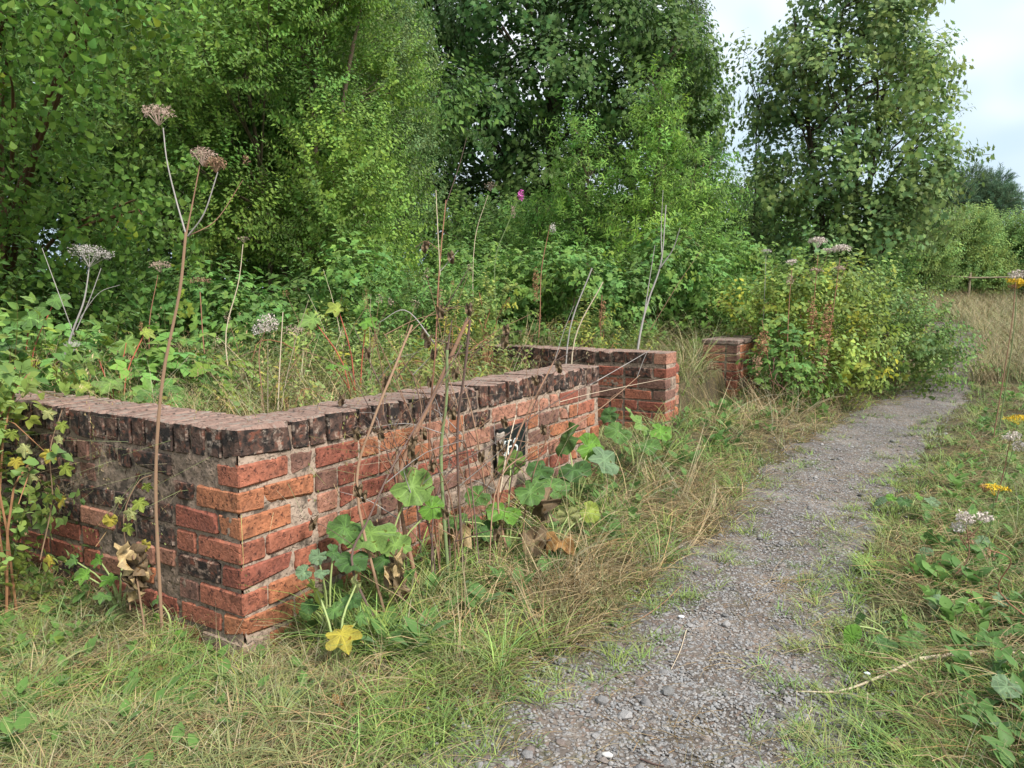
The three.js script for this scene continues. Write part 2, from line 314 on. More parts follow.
// chamfered, slightly skewed brick: 44 triangles; group 1 = upper face
function brickGeo(L, H, D, seed) {
  const rnd = mulberry(seed * 7919 + 3), hx = L / 2, hy = H / 2, hz = D / 2, pos = [], uv = [], nonTop = [], top = [];
  const cor = {};
  for (const sx of [-1, 1]) for (const sy of [-1, 1]) for (const sz of [-1, 1]) {
    const c = .003 + .009 * rnd() * rnd() + (rnd() < .08 ? .014 : 0), j = () => (rnd() - .5) * .004, x = sx * (hx + j()), y = sy * (hy + j()), z = sz * (hz + j());
    cor[[sx, sy, sz]] = [V(x, y - sy * c, z - sz * c), V(x - sx * c, y, z - sz * c), V(x - sx * c, y - sy * c, z)];
  }
  const ou = rnd() * 3, ov = rnd() * 3, S = 2.6;
  const tri = (a, b, c, isTop, ax) => {
    const n = b.clone().sub(a).cross(c.clone().sub(a)), ctr = a.clone().add(b).add(c); if (n.dot(ctr) < 0) { const q = b; b = c; c = q; }
    const list = isTop ? top : nonTop;
    for (const p of [a, b, c]) list.push(p.x, p.y, p.z, ...(ax === 0 ? [p.z * S + ou, p.y * S + ov] : ax === 1 ? [p.x * S + ou, p.z * S + ov] : [p.x * S + ou, p.y * S + ov + .37]));
  };
  const quad = (a, b, c, d, t, ax) => { tri(a, b, c, t, ax); tri(a, c, d, t, ax); };
  for (const s of [-1, 1]) {
    quad(cor[[s, -1, -1]][0], cor[[s, 1, -1]][0], cor[[s, 1, 1]][0], cor[[s, -1, 1]][0], false, 0);
    quad(cor[[-1, s, -1]][1], cor[[1, s, -1]][1], cor[[1, s, 1]][1], cor[[-1, s, 1]][1], s > 0, 1);
    quad(cor[[-1, -1, s]][2], cor[[1, -1, s]][2], cor[[1, 1, s]][2], cor[[-1, 1, s]][2], false, 2);
    for (const r of [-1, 1]) {
      quad(cor[[-1, s, r]][1], cor[[1, s, r]][1], cor[[1, s, r]][2], cor[[-1, s, r]][2], s > 0, 2);
      quad(cor[[s, -1, r]][0], cor[[s, 1, r]][0], cor[[s, 1, r]][2], cor[[s, -1, r]][2], false, 0);
      quad(cor[[s, r, -1]][0], cor[[s, r, 1]][0], cor[[s, r, 1]][1], cor[[s, r, -1]][1], r > 0, 0);
      for (const q of [-1, 1]) tri(...cor[[s, r, q]], r > 0, 1);
    }
  }
  const all = nonTop.concat(top), g = new THREE.BufferGeometry();
  for (let i = 0; i < all.length; i += 5) { pos.push(all[i], all[i + 1], all[i + 2]); uv.push(all[i + 3], all[i + 4]); }
  g.setAttribute('position', new THREE.Float32BufferAttribute(pos, 3)); g.setAttribute('uv', new THREE.Float32BufferAttribute(uv, 2)); g.computeVertexNormals();
  g.addGroup(0, nonTop.length / 5, 0); g.addGroup(nonTop.length / 5, top.length / 5, 1); return g;
}
const BL = .222, BH = .074, BD = .108, JT = .014, CR = .087, WT = .232, TOP = .765, COPE = .110;
const pool = { s: [], h: [], c: [], hx: [] };
for (let i = 0; i < 14; i++) { pool.s.push(brickGeo(BL, BH, BD, i + 1)); pool.h.push(brickGeo(.103, BH, .12, i + 40)); pool.c.push(brickGeo(.073, .106, WT + .004, i + 80)); pool.hx.push(brickGeo(BD, BH, BL, i + 120)); }
let bi = 0; const pick = a => a[(bi++ * 5 + Math.floor(R(0, 3))) % a.length];
const single = g => { if (!g.userData.one) { const c = g.clone(); c.clearGroups(); g.userData.one = c; } return g.userData.one; };
function lay(parent, geo, mats, x, y, z, turn, name = 'brick', wob = 1) {
  const m = Array.isArray(mats) ? part(name, geo, mats, parent) : part(name, single(geo), mats, parent);
  m.position.set(x, y, z); m.rotation.set(R(-.012, .012) * wob, turn + R(-.012, .012) * wob, R(-.012, .012) * wob); return m;
}
const choose = o => { let t = rand() * Object.values(o).reduce((a, b) => a + b, 0); for (const k in o) { t -= o[k]; if (t <= 0) return clay[k]; } return clay.red; };
const FRONT = { orange: 5, red: 6, deep: 3, pink: 4, brown: 2, buff: .7, soot: .3 };
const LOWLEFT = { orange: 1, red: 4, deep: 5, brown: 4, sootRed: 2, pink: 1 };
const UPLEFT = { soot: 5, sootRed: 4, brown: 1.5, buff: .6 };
// a face of courses. at(s, depth) -> local [x, z]; turn of a brick whose length runs along the face
function courses(parent, from, to, rows, at, turn, mixOf, cornerStart, skip) {
  for (let r = 0; r < rows; r++) {
    const y = TOP - COPE - JT - CR * (r + .5) + JT / 2;
    let s = from + (cornerStart ? (r % 2 ? .112 : .236) : r % 2 ? 0 : .06);
    let last = r % 2, first = cornerStart;
    while (s < to - .05) {
      const st = first ? r % 2 === 1 || rand() < .3 : last ? rand() < .5 : rand() < .62, L = st ? BL : .103; last = st ? 1 : 0; first = false;
      if (s + L > to + .03) { if (to - s > .09) { const q = lay(parent, pick(pool.h), mixOf(r, s), ...v3(at(to - .053, .056), y), turn); } break; }
      if (!(skip && skip(r, s, L))) { const dz = R(-.004, .004) + (rand() < .07 ? .008 : 0); lay(parent, st ? pick(pool.s) : pick(pool.h), mixOf(r, s), ...v3(at(s + L / 2, (st ? BD / 2 : .06) + dz), y + R(-.002, .002)), turn); }
      s += L + JT + R(-.002, .004);
    }
  }
}
const v3 = ([x, z], y) => [x, y, z];
// rough bed of mortar on a face: grid displaced by noise, recessed behind the brick faces
function mortarFace(parent, from, to, y0, y1, at, recess = .0075, seed = 0, mat = mortarMat) {
  const nx = Math.ceil((to - from) / .012), ny = Math.ceil((y1 - y0) / .012), pos = [], uv = [], idx = [];
  for (let j = 0; j <= ny; j++) for (let i = 0; i <= nx; i++) {
    const s = lerp(from, to, i / nx), y = lerp(y0, y1, j / ny);
    const k = recess + .0035 * n3(s * 22, y * 22, seed) + .003 * n3(s * 70, y * 70, seed + 3) + .005 * n3(s * 5, y * 5, seed + 7) * .7;
    const [x, z] = at(s, Math.max(.0005, k)); pos.push(x, y, z); uv.push(s * 1.7 + seed, y * 1.7);
  }
  for (let j = 0; j < ny; j++) for (let i = 0; i < nx; i++) { const a = j * (nx + 1) + i; idx.push(a, a + 1, a + nx + 1, a + 1, a + nx + 2, a + nx + 1); }
  return part('mortar', geoFrom(pos, idx, uv), mat, parent);
}
function coping(parent, from, to, at, turn, top, mats) {
  for (let s = from; s < to - .03; s += .0815 + R(0, .004)) {
    const m = lay(parent, pick(pool.c), mats(s), ...v3(at(s + .037, WT / 2 + R(-.006, .004)), top - .053 + R(-.005, .003)), turn, 'coping_brick', 1.6);
  }
}
const solid = (parent, x0, x1, y0, y1, z0, z1) => { const g = new THREE.BoxGeometry(x1 - x0, y1 - y0, z1 - z0); g.translate((x0 + x1) / 2, (y0 + y1) / 2, (z0 + z1) / 2); return part('core', g, mortarMat, parent); };
const SOOTY = () => [rand() < .7 ? clay.soot : clay.sootRed, clay.top];
const LL = 2.76, LW = 1.85;
{
  const w = thing('brick_wall', 'low corner wall of red brick with blackened coping, its long face carrying the black sign', 'wall', [C[0], 0, C[1]], wallTurn);
  const front = (s, d) => [s, -d], left = (s, d) => [d, -s];
  // corner quoins
  for (let r = 0; r < 9; r++) {
    const y = TOP - COPE - JT - CR * (r + .5) + JT / 2;
    if (r % 2 === 0) lay(w, pick(pool.s), r === 0 ? clay.red : r === 6 ? clay.orange : choose(FRONT), .113, y, -.054, 0);
    else lay(w, pick(pool.hx), r === 1 ? clay.orange : choose(FRONT), .054, y, -.113, 0);
  }
  courses(w, 0, LL, 9, front, 0, (r, s) => r === 0 && s > .2 && s < .32 ? clay.brown : choose(r < 1 && rand() < .3 ? { soot: 1, sootRed: 2, brown: 2 } : FRONT), true, (r, s, L) => r >= 2 && r <= 4 && s + L > 1.52 && s < 1.83);
  // left face: quoin offsets mirror the corner
  for (let r = 0; r < 9; r++) {
    const y = TOP - COPE - JT - CR * (r + .5) + JT / 2; let s = r % 2 === 0 ? .118 : .236;
    while (s < LW) {
      const edgeRow = r === 0 && s > .45, st = !edgeRow && rand() < .55, L = edgeRow ? .073 : st ? BL : .106;
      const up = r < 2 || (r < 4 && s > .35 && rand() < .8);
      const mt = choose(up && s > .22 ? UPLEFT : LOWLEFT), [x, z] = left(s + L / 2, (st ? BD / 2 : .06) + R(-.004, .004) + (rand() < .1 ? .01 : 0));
      const b = lay(w, st ? pick(pool.s) : pick(pool.h), mt, x, y, z, Math.PI / 2); if (edgeRow) b.scale.set(.073 / .106, 1, 1);
      s += L + JT + R(0, .004);
    }
  }
  mortarFace(w, .012, LL - .004, -.1, TOP - COPE + .02, front, .0085, 1);
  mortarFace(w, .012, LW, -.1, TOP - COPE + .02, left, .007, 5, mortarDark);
  mortarFace(w, .02, LL - .02, TOP - COPE - .01, TOP - .02, front, .012, 9, mortarDark);
  mortarFace(w, .02, LW, TOP - COPE - .01, TOP - .02, left, .012, 13, mortarDark);
  solid(w, .03, LL - .02, -.15, TOP - .009, -WT + .01, -.03); solid(w, .03, WT - .01, -.15, TOP - .0095, -LW, -WT + .012);
  // coping: one brick lies along the corner, the rest stand on edge across the wall
  coping(w, .245, LL - .01, front, 0, TOP, SOOTY);
  { const g = brickGeo(.236, .106, .073, 300); lay(w, g, [clay.soot, clay.top], .12, TOP - .053, -.038, 0, 'coping_brick', .5); for (let k = 1; k < 3; k++) lay(w, brickGeo(.236, .106, .073, 300 + k), [clay.soot, clay.top], .12, TOP - .054, -.038 - k * .082, 0, 'coping_brick', .5); }
  coping(w, .25, LW, left, Math.PI / 2, TOP, SOOTY);
}
{ // cross wall beyond the doorway gap, seen on its near face, with a broken stub beside it
  const a0 = 3.95, w = thing('brick_wall', 'low brick cross wall beyond the gap at the far end of the long wall', 'wall', [...(([x, z]) => [x, 0, z])(fromWall(a0, 0))], wallTurn);
  const face = (s, d) => [d, -s], end = (s, d) => [s, -d];
  const dy = .0; w.position.y = dy;
  for (let r = 0; r < 6; r++) { const y = TOP - COPE - JT - CR * (r + .5) + JT / 2; if (r % 2 === 0) lay(w, pick(pool.s), choose({ red: 3, deep: 2, brown: 2 }), .113, y, -.054, 0); else { lay(w, pick(pool.hx), choose({ red: 3, deep: 2, brown: 2 }), .054, y, -.113, 0); lay(w, pick(pool.h), choose(FRONT), .17, y, -.06, 0); } }
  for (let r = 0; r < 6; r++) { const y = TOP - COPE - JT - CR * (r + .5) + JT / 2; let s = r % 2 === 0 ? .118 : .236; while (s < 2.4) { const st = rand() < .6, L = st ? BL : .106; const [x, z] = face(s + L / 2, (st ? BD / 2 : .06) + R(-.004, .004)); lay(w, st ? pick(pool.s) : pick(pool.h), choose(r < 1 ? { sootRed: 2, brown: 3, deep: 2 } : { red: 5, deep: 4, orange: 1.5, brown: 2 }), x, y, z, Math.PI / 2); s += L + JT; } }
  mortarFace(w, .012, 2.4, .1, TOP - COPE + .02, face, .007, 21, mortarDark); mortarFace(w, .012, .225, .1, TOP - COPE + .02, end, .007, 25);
  mortarFace(w, .02, 2.4, TOP - COPE - .01, TOP - .02, face, .012, 27, mortarDark);
  solid(w, .03, WT - .01, -.1, TOP - .014, -2.4, -.03);
  for (let k = 0; k < 5; k++) lay(w, brickGeo(.226, .09, .073 * 1.4, 330 + k), [k ? clay.sootRed : clay.pink, clay.top], .115, TOP - .047, -.055 - k * .115, 0, 'coping_brick', .6);
  coping(w, .60, 2.4, face, Math.PI / 2, TOP, () => [rand() < .4 ? clay.soot : clay.sootRed, clay.top]);
  // broken stub, one course lower
  const st = thing('brick_stub', 'short broken brick stub against the end of the cross wall', 'wall', (([x, z]) => [x, 0, z])(fromWall(a0 + .25, 0)), wallTurn);
  for (let r = 0; r < 5; r++) { const y = TOP - COPE - JT - CR * (r + .5) + JT / 2 + .02; lay(st, pick(pool.h), choose(FRONT), .055, y, -.08, 0); if (r) lay(st, pick(pool.h), choose(FRONT), .055, y, -.205, 0); }
  solid(st, .012, .1, -.1, TOP - COPE - .03, -.25, -.03);
}
{ // pier further on, half under the bush
  const w = thing('brick_pier', 'squat brick pier with grey slab cap, half swallowed by the leafy bush', 'pier', (([x, z]) => [x, 0, z])(fromWall(5.9, 0)), wallTurn);
  for (let r = 0; r < 7; r++) {
    const y = TOP - .05 - CR * (r + .5);
    lay(w, pick(pool.h), choose(FRONT), .06, y, -.054, Math.PI / 2); lay(w, pick(pool.s), choose({ red: 4, deep: 3, pink: 2 }), .056, y, -.235, Math.PI / 2);
    let s = .125; while (s < 1.0) { const L = rand() < .5 ? BL : .106; lay(w, L > .2 ? pick(pool.s) : pick(pool.h), choose(FRONT), s + L / 2, y, -.06, 0); s += L + JT; }
  }
  solid(w, .01, 1.0, -.1, TOP - .05, -.34, -.01);
  for (let k = 0; k < 4; k++) lay(w, brickGeo(.25, .045, .36, 350 + k), bm([.62, .62, .6], topMap), .12 + k * .262, TOP - .024, -.175, 0, 'cap_slab', .5);
}
{ // black sign let into the long wall, white lettering, a pale post edge at its left
  const a0 = 1.55, w = .26, h = .23, yc = .42, p = fromWall(a0 + w / 2, -.012);
  const s = thing('station_sign', 'black sign with white capital letters let into the long brick wall', 'sign', [p[0], yc, p[1]], wallTurn);
  const cv = document.createElement('canvas'); cv.width = 256; cv.height = 256; const g = cv.getContext('2d');
  g.fillStyle = '#10181a'; g.fillRect(0, 0, 256, 256); for (let i = 0; i < 900; i++) { g.fillStyle = `rgba(${60 + 60 * rand()},${70 + 60 * rand()},${66 + 50 * rand()},${.10 * rand()})`; g.fillRect(256 * rand(), 256 * rand(), 2 + 8 * rand(), 1 + 4 * rand()); }
  g.fillStyle = '#dfe7e4'; g.font = '122px sans-serif'; g.save(); g.scale(.92, 1); g.fillText('IES', 34, 158); g.restore();
  const t = new THREE.CanvasTexture(cv); t.colorSpace = THREE.SRGBColorSpace; t.magFilter = THREE.LinearFilter;
  const dark = new THREE.MeshStandardMaterial({ color: rgb(.012, .016, .018), roughness: .5 }), facem = new THREE.MeshStandardMaterial({ map: t, roughness: .42 });
  const box = new THREE.BoxGeometry(w, h, .018); part('panel', box, dark, s);
  const fg = new THREE.PlaneGeometry(w - .012, h - .012); const fm = part('lettering', fg, facem, s); fm.position.z = .0105;
  const white = new THREE.MeshStandardMaterial({ map: mortarMap, color: rgb(.95, 1.0, 1.02), roughness: .8 });
  const eg = brickGeo(.06, .2, .012, 400); const e = part('painted_edge', single(eg), white, s); e.position.set(-w / 2 + .018, .0, .008);
}

// ---------- trees ----------
const barkMap = tex(256, (u, v) => { const a = fb(u, v * .25, 24, 4, 201), b = fb(u, v, 8, 4, 205); let k = mix3([.30, .25, .19], [.50, .44, .36], a); return mix3(k, [.33, .36, .24], smooth(b, .55, .75) * .5); }, true);
const bark = new THREE.MeshStandardMaterial({ map: barkMap, bumpMap: barkMap, bumpScale: .01, roughness: .95 });
const barkDark = new THREE.MeshStandardMaterial({ map: barkMap, color: rgb(.45, .42, .4), bumpMap: barkMap, bumpScale: .01, roughness: .95 });
const barkRed = new THREE.MeshStandardMaterial({ map: barkMap, color: rgb(.95, .62, .45), bumpMap: barkMap, bumpScale: .006, roughness: .9 });
const matLeaf = leafMat(.22, .42), matLeafSoft = leafMat(0, .45);
const sr = mulberry(77);
const two = f => [f(), f(), f()];
const SP = {
  birch: two(() => sprig(blade(.05, birchP, 6, .2, .2), 11, .36, sr, { spread: .8, droop: 1.0, scale: [.7, 1.25], twig: .0016, petiole: .015 })),
  willow: two(() => sprig(blade(.045, ovate, 2, .25, .2), 18, .34, sr, { spread: .8, droop: .2, twig: .0018, petiole: .006 })),
  syc: two(() => sprig(mapleFlat(.13), 12, .5, sr, { spread: 1.0, droop: .3, scale: [.6, 1.2], twig: .005, petiole: .07 })),
  maple: two(() => sprig(mapleFlat(.088), 12, .36, sr, { spread: 1.0, droop: .3, scale: [.6, 1.2], twig: .004, petiole: .06 })),
  ash: two(() => sprig(blade(.07, lance, 2, .2, .25), 22, .42, sr, { spread: .9, droop: .3, twig: .002, petiole: .01 })),
  bramble: two(() => { const lf = mergeGeometries([0, 1.15, -1.15].map(a => { const g = blade(.058, ovate, 3, .25, .2); g.rotateZ(a); return g; })); return sprig(lf, 6, .3, sr, { spread: 1.1, droop: .35, scale: [.7, 1.25], twig: .0022, petiole: .035, twigCol: [.5, .25, .25] }); }),
  bush: two(() => sprig(blade(.05, ovate, 3, .25, .25), 14, .32, sr, { spread: .85, droop: .25, scale: [.65, 1.2], twig: .002, petiole: .008, twigCol: [.55, .3, .2] })),
  far: two(() => sprig(blade(.12, ovate, 2, .25, .2), 16, .6, sr, { spread: .9, droop: .2, twig: .006, petiole: .03 })),
  needle: two(() => sprig(blade(.16, t => .05, 1, .0, .1), 26, .45, sr, { spread: .7, droop: -.2, twig: .008, petiole: 0 })),
  grassy: null,
};
// sprigs through a set of clumps [x,y,z,rx,ry?]; dens = sprigs per m2 of clump surface
function crownItems(clumps, dens, { tintc, vary = .25, up = .25, out = 1, size = 1, shell = .45, droop = 0, yel = 0 }) {
  const lists = [[], [], []];
  for (const cl of clumps) {
    const [cx, cy, cz, r] = cl, ry = cl[4] || r * .8, n = Math.ceil(dens * 4 * r * (r + ry) * .5 * Math.PI);
    const ck = 1 + R(-vary, vary) * .6, cyv = R(-1, 1) * .12;
    for (let i = 0; i < n; i++) {
      const d = rdir(), rr = Math.pow(lerp(Math.pow(shell, 2), 1, rand()), .5) * (1 + .16 * n3(d.x * 2 + cx, d.y * 2 + cy, d.z * 2 + cz));
      const p = V(cx + d.x * r * rr, cy + d.y * ry * rr, cz + d.z * r * rr);
      const dir = d.clone().multiplyScalar(out).add(V(0, up - droop, 0)).add(rdir().multiplyScalar(.45)).normalize();
      const k = ck * (1 + R(-vary, vary)), y = cyv + R(-.1, .1) + (rand() < yel ? .55 : 0);
      lists[i % 3].push({ p, q: orient(dir, V(0, 1, 0).add(rdir().multiplyScalar(.5)), R(-.6, .6)), s: size * R(.75, 1.2), c: [tintc[0] * k * (1 + y), tintc[1] * k * (1 + .35 * Math.max(0, y)), tintc[2] * k * (1 - .4 * y)] });
    }
  }
  return lists;
}
function tree({ name = 'tree', label, at, h, r, clumps, sp, dens = 22, mat = matLeaf, barkM = bark, look, lean = [0, 0], limbs = true, group, category = 'tree', trunkTop = .9, stems = 1, bend = .25 }) {
  const t = thing(name, label, category, at, 0, group);
  const trunks = [];
  for (let s = 0; s < stems; s++) {
    const sx = stems > 1 ? R(-.35, .35) : 0, sz = stems > 1 ? R(-.3, .3) : 0, ex = lean[0] + (stems > 1 ? R(-.9, .9) : 0), ez = lean[1] + (stems > 1 ? R(-.6, .6) : 0);
    const pts = []; for (let i = 0; i <= 5; i++) { const k = i / 5; pts.push(V(sx + ex * k * k + bend * .25 * n2(i * .8 + s * 3, at[0]), -.15 + k * h * trunkTop, sz + ez * k * k + bend * .25 * n2(i * .8 + 9, at[2] + s))); }
    trunks.push(pts); pts.mesh = part('trunk', tube(pts, r * (stems > 1 ? R(.6, 1) : 1), r * .22, 14, 8, .12, s + at[0]), barkM, t);
  }
  if (limbs) clumps.forEach((c, i) => {
    const pts = trunks[i % stems], k = clamp((c[1] - Math.hypot(c[0], c[2]) * .8 - .2) / (h * trunkTop), .12, .92) * 5, j = Math.min(4, Math.floor(k)), b = pts[j].clone().lerp(pts[j + 1], k - j), e = V(c[0], c[1], c[2]);
    const mid = b.clone().lerp(e, .5).add(V(R(-.1, .1), .12 * b.distanceTo(e), R(-.1, .1)));
    const rr = clamp(r * .32, .006, .09); const tr = pts.mesh; part('limb', tube([b, mid, e], rr, rr * .25, 6, 5, .1, i), barkM, tr);
    const far = e.clone().add(rdir().multiplyScalar(c[3] * .75)), far2 = e.clone().add(rdir().multiplyScalar(c[3] * .75)); far.y += c[3] * .2;
    part('limb', tube([mid, e.clone().lerp(far, .4), far], rr * .5, rr * .15, 4, 4), barkM, tr); part('limb', tube([mid, e.clone().lerp(far2, .4), far2], rr * .45, rr * .15, 4, 4), barkM, tr);
  });
  crownItems(clumps, dens, look).forEach((it, k) => { if (it.length) instanced('crown', sp[k], mat, it, t); });
  return t;
}
// clump centres spread through an ellipsoid, kept apart
function fillClumps(n, [cx, cy, cz], [ex, ey, ez], r0, r1, keep) {
  const o = []; let g = 0;
  while (o.length < n && g++ < 6000) { const d = rdir().multiplyScalar(Math.pow(rand(), .4)), r = R(r0, r1), p = [cx + d.x * ex, cy + d.y * ey, cz + d.z * ez, r]; if (keep && !keep(p)) continue; if (o.every(q => Math.hypot(q[0] - p[0], q[1] - p[1], q[2] - p[2]) > (q[3] + r) * .55)) o.push(p); }
  return o;
}
const gAt = (x, z) => [x, groundY(x, z), z];

// birch hanging over the corner of the picture nearest the wall
{
  const a = gAt(-4.18, -6.4);
  const cl = [[.3, 1.7, 1.0, .55], [1.0, 2.0, 1.3, .5], [.2, 2.6, 1.2, .6], [1.1, 2.75, 1.4, .5], [1.75, 2.35, 1.7, .42], [.5, 3.4, 1.1, .6], [1.4, 3.4, 1.3, .5], [-.2, 1.0, .8, .5], [.7, 1.15, .6, .5], [-.7, 2.2, .6, .6], [-.6, 3.2, .5, .7], [.3, 4.3, .6, .8], [1.6, 3.0, .7, .45], [1.3, 1.5, .4, .5], [2.1, 2.75, 1.9, .33], [-1.1, 1.2, -.2, .7], [-.9, 4.4, 0, .8], [.6, 5.4, 0, .8], [.9, .7, .3, .45]];
  tree({ name: 'birch_tree', label: 'birch with hanging sprays of toothed leaves and reddish trunk behind the wall corner', at: a, h: 6.5, r: .085, clumps: cl, sp: SP.birch, dens: 38, barkM: barkRed, look: { tintc: [.15, .28, .05], droop: .75, up: .1, shell: .2, vary: .3, size: 1.05, yel: .015 } });
}
// light green many-stemmed willow in the middle
{
  const a = gAt(-2.5, -9.2);
  const cl = fillClumps(46, [0, 3.3, .1], [1.45, 3.4, 1.3], .34, .6, p => p[1] > .4);
  tree({ name: 'willow_tree', label: 'tall bushy willow of many thin upright stems and small bright leaves', at: a, h: 6.2, r: .05, clumps: cl, sp: SP.willow, dens: 55, stems: 6, look: { tintc: [.19, .33, .06], up: .5, shell: .1, vary: .28, size: 1.05 } });
  const b = gAt(-3.9, -10.2), c2 = fillClumps(34, [0, 3.0, 0], [1.5, 3.1, 1.1], .4, .65, p => p[1] > .3);
  tree({ name: 'willow_tree', label: 'darker leafy willow standing between the birch and the many stemmed one', at: b, h: 6, r: .06, clumps: c2, sp: SP.willow, dens: 46, stems: 4, barkM: barkDark, look: { tintc: [.15, .27, .055], up: .35, shell: .15, vary: .28, size: 1.15 } });
  const e = gAt(-2.3, -11.8), c3 = fillClumps(26, [.2, 3.2, 0], [.8, 3.2, .8], .32, .55, p => p[1] > .5);
  tree({ name: 'willow_tree', label: 'slender grey green willow in front of the big dark sycamore', at: e, h: 6.3, r: .05, clumps: c3, sp: SP.willow, dens: 52, stems: 3, look: { tintc: [.17, .255, .085], up: .7, shell: .1, vary: .25 } });
}
// big dark sycamore
{
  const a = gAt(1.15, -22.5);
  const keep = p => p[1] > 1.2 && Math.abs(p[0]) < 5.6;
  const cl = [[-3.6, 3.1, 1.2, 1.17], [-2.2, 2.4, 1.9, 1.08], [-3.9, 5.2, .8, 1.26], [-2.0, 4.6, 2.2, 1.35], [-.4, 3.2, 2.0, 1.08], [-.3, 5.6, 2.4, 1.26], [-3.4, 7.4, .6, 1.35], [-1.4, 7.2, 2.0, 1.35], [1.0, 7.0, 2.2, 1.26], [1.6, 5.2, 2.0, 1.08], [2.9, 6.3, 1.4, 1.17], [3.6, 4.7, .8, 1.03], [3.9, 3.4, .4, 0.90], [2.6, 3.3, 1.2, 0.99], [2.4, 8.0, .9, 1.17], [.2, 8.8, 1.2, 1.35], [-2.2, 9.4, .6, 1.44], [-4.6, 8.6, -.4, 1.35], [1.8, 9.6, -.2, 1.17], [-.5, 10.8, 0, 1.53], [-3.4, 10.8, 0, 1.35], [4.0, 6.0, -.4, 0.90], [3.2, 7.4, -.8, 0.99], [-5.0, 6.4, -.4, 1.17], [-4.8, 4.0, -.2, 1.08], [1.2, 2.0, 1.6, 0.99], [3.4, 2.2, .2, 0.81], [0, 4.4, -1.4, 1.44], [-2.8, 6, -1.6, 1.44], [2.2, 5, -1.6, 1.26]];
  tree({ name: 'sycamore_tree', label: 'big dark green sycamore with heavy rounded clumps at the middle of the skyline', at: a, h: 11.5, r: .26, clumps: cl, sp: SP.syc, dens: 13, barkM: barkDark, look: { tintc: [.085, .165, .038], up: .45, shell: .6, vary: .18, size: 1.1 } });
}
// poplar top behind it
{
  const a = gAt(9.6, -42), cl = []; for (let i = 0; i < 14; i++) cl.push([R(-.7, .7), 4 + i * 1.05, R(-.7, .7), 1.15 - i * .035, 1.4]);
  tree({ name: 'poplar_tree', label: 'narrow grey green poplar top rising behind the dark sycamore', at: a, h: 18.5, r: .25, clumps: cl, sp: SP.far, dens: 9, mat: matLeafSoft, look: { tintc: [.13, .2, .085], up: .9, shell: .3, size: 1.1 } });
}
// bright saplings before the sycamore
{
  const mk = (x, z, h, w, n, label, c, lx = 0) => { const cl = []; for (let i = 0; i < n; i++) { const k = (i + .5) / n, rr = w * (1 - k * .75); cl.push([lx * k + R(-1, 1) * rr * .8, .25 + k * (h - .3), R(-1, 1) * rr * .6, .12 + .26 * (1 - k) * R(.8, 1.2)]); } tree({ name: 'ash_sapling', label, at: gAt(x, z), h, r: .022, clumps: cl, sp: SP.ash, dens: 50, trunkTop: 1.0, look: { tintc: c, up: .5, shell: .1, vary: .25, size: .85 }, group: undefined, category: 'sapling' }); };
  mk(1.75, -9.6, 3.35, .75, 24, 'bright green ash sapling, tallest of the light ones before the dark sycamore', [.21, .36, .06]);
  mk(.95, -9.9, 2.9, .65, 20, 'slim bright sapling leaning against the tallest ash sapling', [.19, .34, .06], -.1);
  mk(2.45, -10.2, 2.6, .8, 20, 'broad low ash sapling between the tallest one and the maple', [.17, .31, .06]);
  mk(.35, -10.4, 2.1, .7, 16, 'low light green sapling beside the dark hollow under the sycamore', [.17, .33, .065]);
}
// maple on the path side
{
  const a = gAt(5.45, -12.6);
  const cl = fillClumps(40, [0, 2.9, .1], [1.5, 3.2, 1.0], .34, .52, p => p[1] > .45 && p[0] > -1.75 + .12 * Math.max(0, p[1] - 4) && p[0] < Math.min(.4 + .3 * p[1], 1.15)); cl.push([-1.2, 3.9, 0, .38], [1.2, 3.8, 0, .36], [1.1, 4.5, 0, .34], [-1.0, 4.6, 0, .34], [.2, 6.0, 0, .45], [.7, 5.6, 0, .4], [-.5, 5.5, 0, .4], [1.15, 2.9, 0, .34]);
  tree({ name: 'maple_tree', label: 'leafy maple with broad lobed leaves standing over the bush beside the path', at: a, h: 6.2, r: .07, clumps: cl, sp: SP.maple, dens: 19, stems: 4, barkM: barkDark, look: { tintc: [.18, .275, .09], up: .3, shell: .15, vary: .3, size: 1.0 } });
  const b = gAt(4.0, -12.9), c2 = []; for (let i = 0; i < 15; i++) c2.push([R(-.22, .3), .8 + i * .26, R(-.2, .2), .26 - (i > 8 ? .006 * i : 0)]);
  tree({ name: 'maple_sapling', label: 'thin straight maple sapling with sparse leaves next to the leafy maple', at: b, h: 4.7, r: .03, clumps: c2, sp: SP.maple, dens: 18, barkM: barkDark, category: 'sapling', look: { tintc: [.18, .275, .09], up: .3, shell: .1, size: .9 } });
}
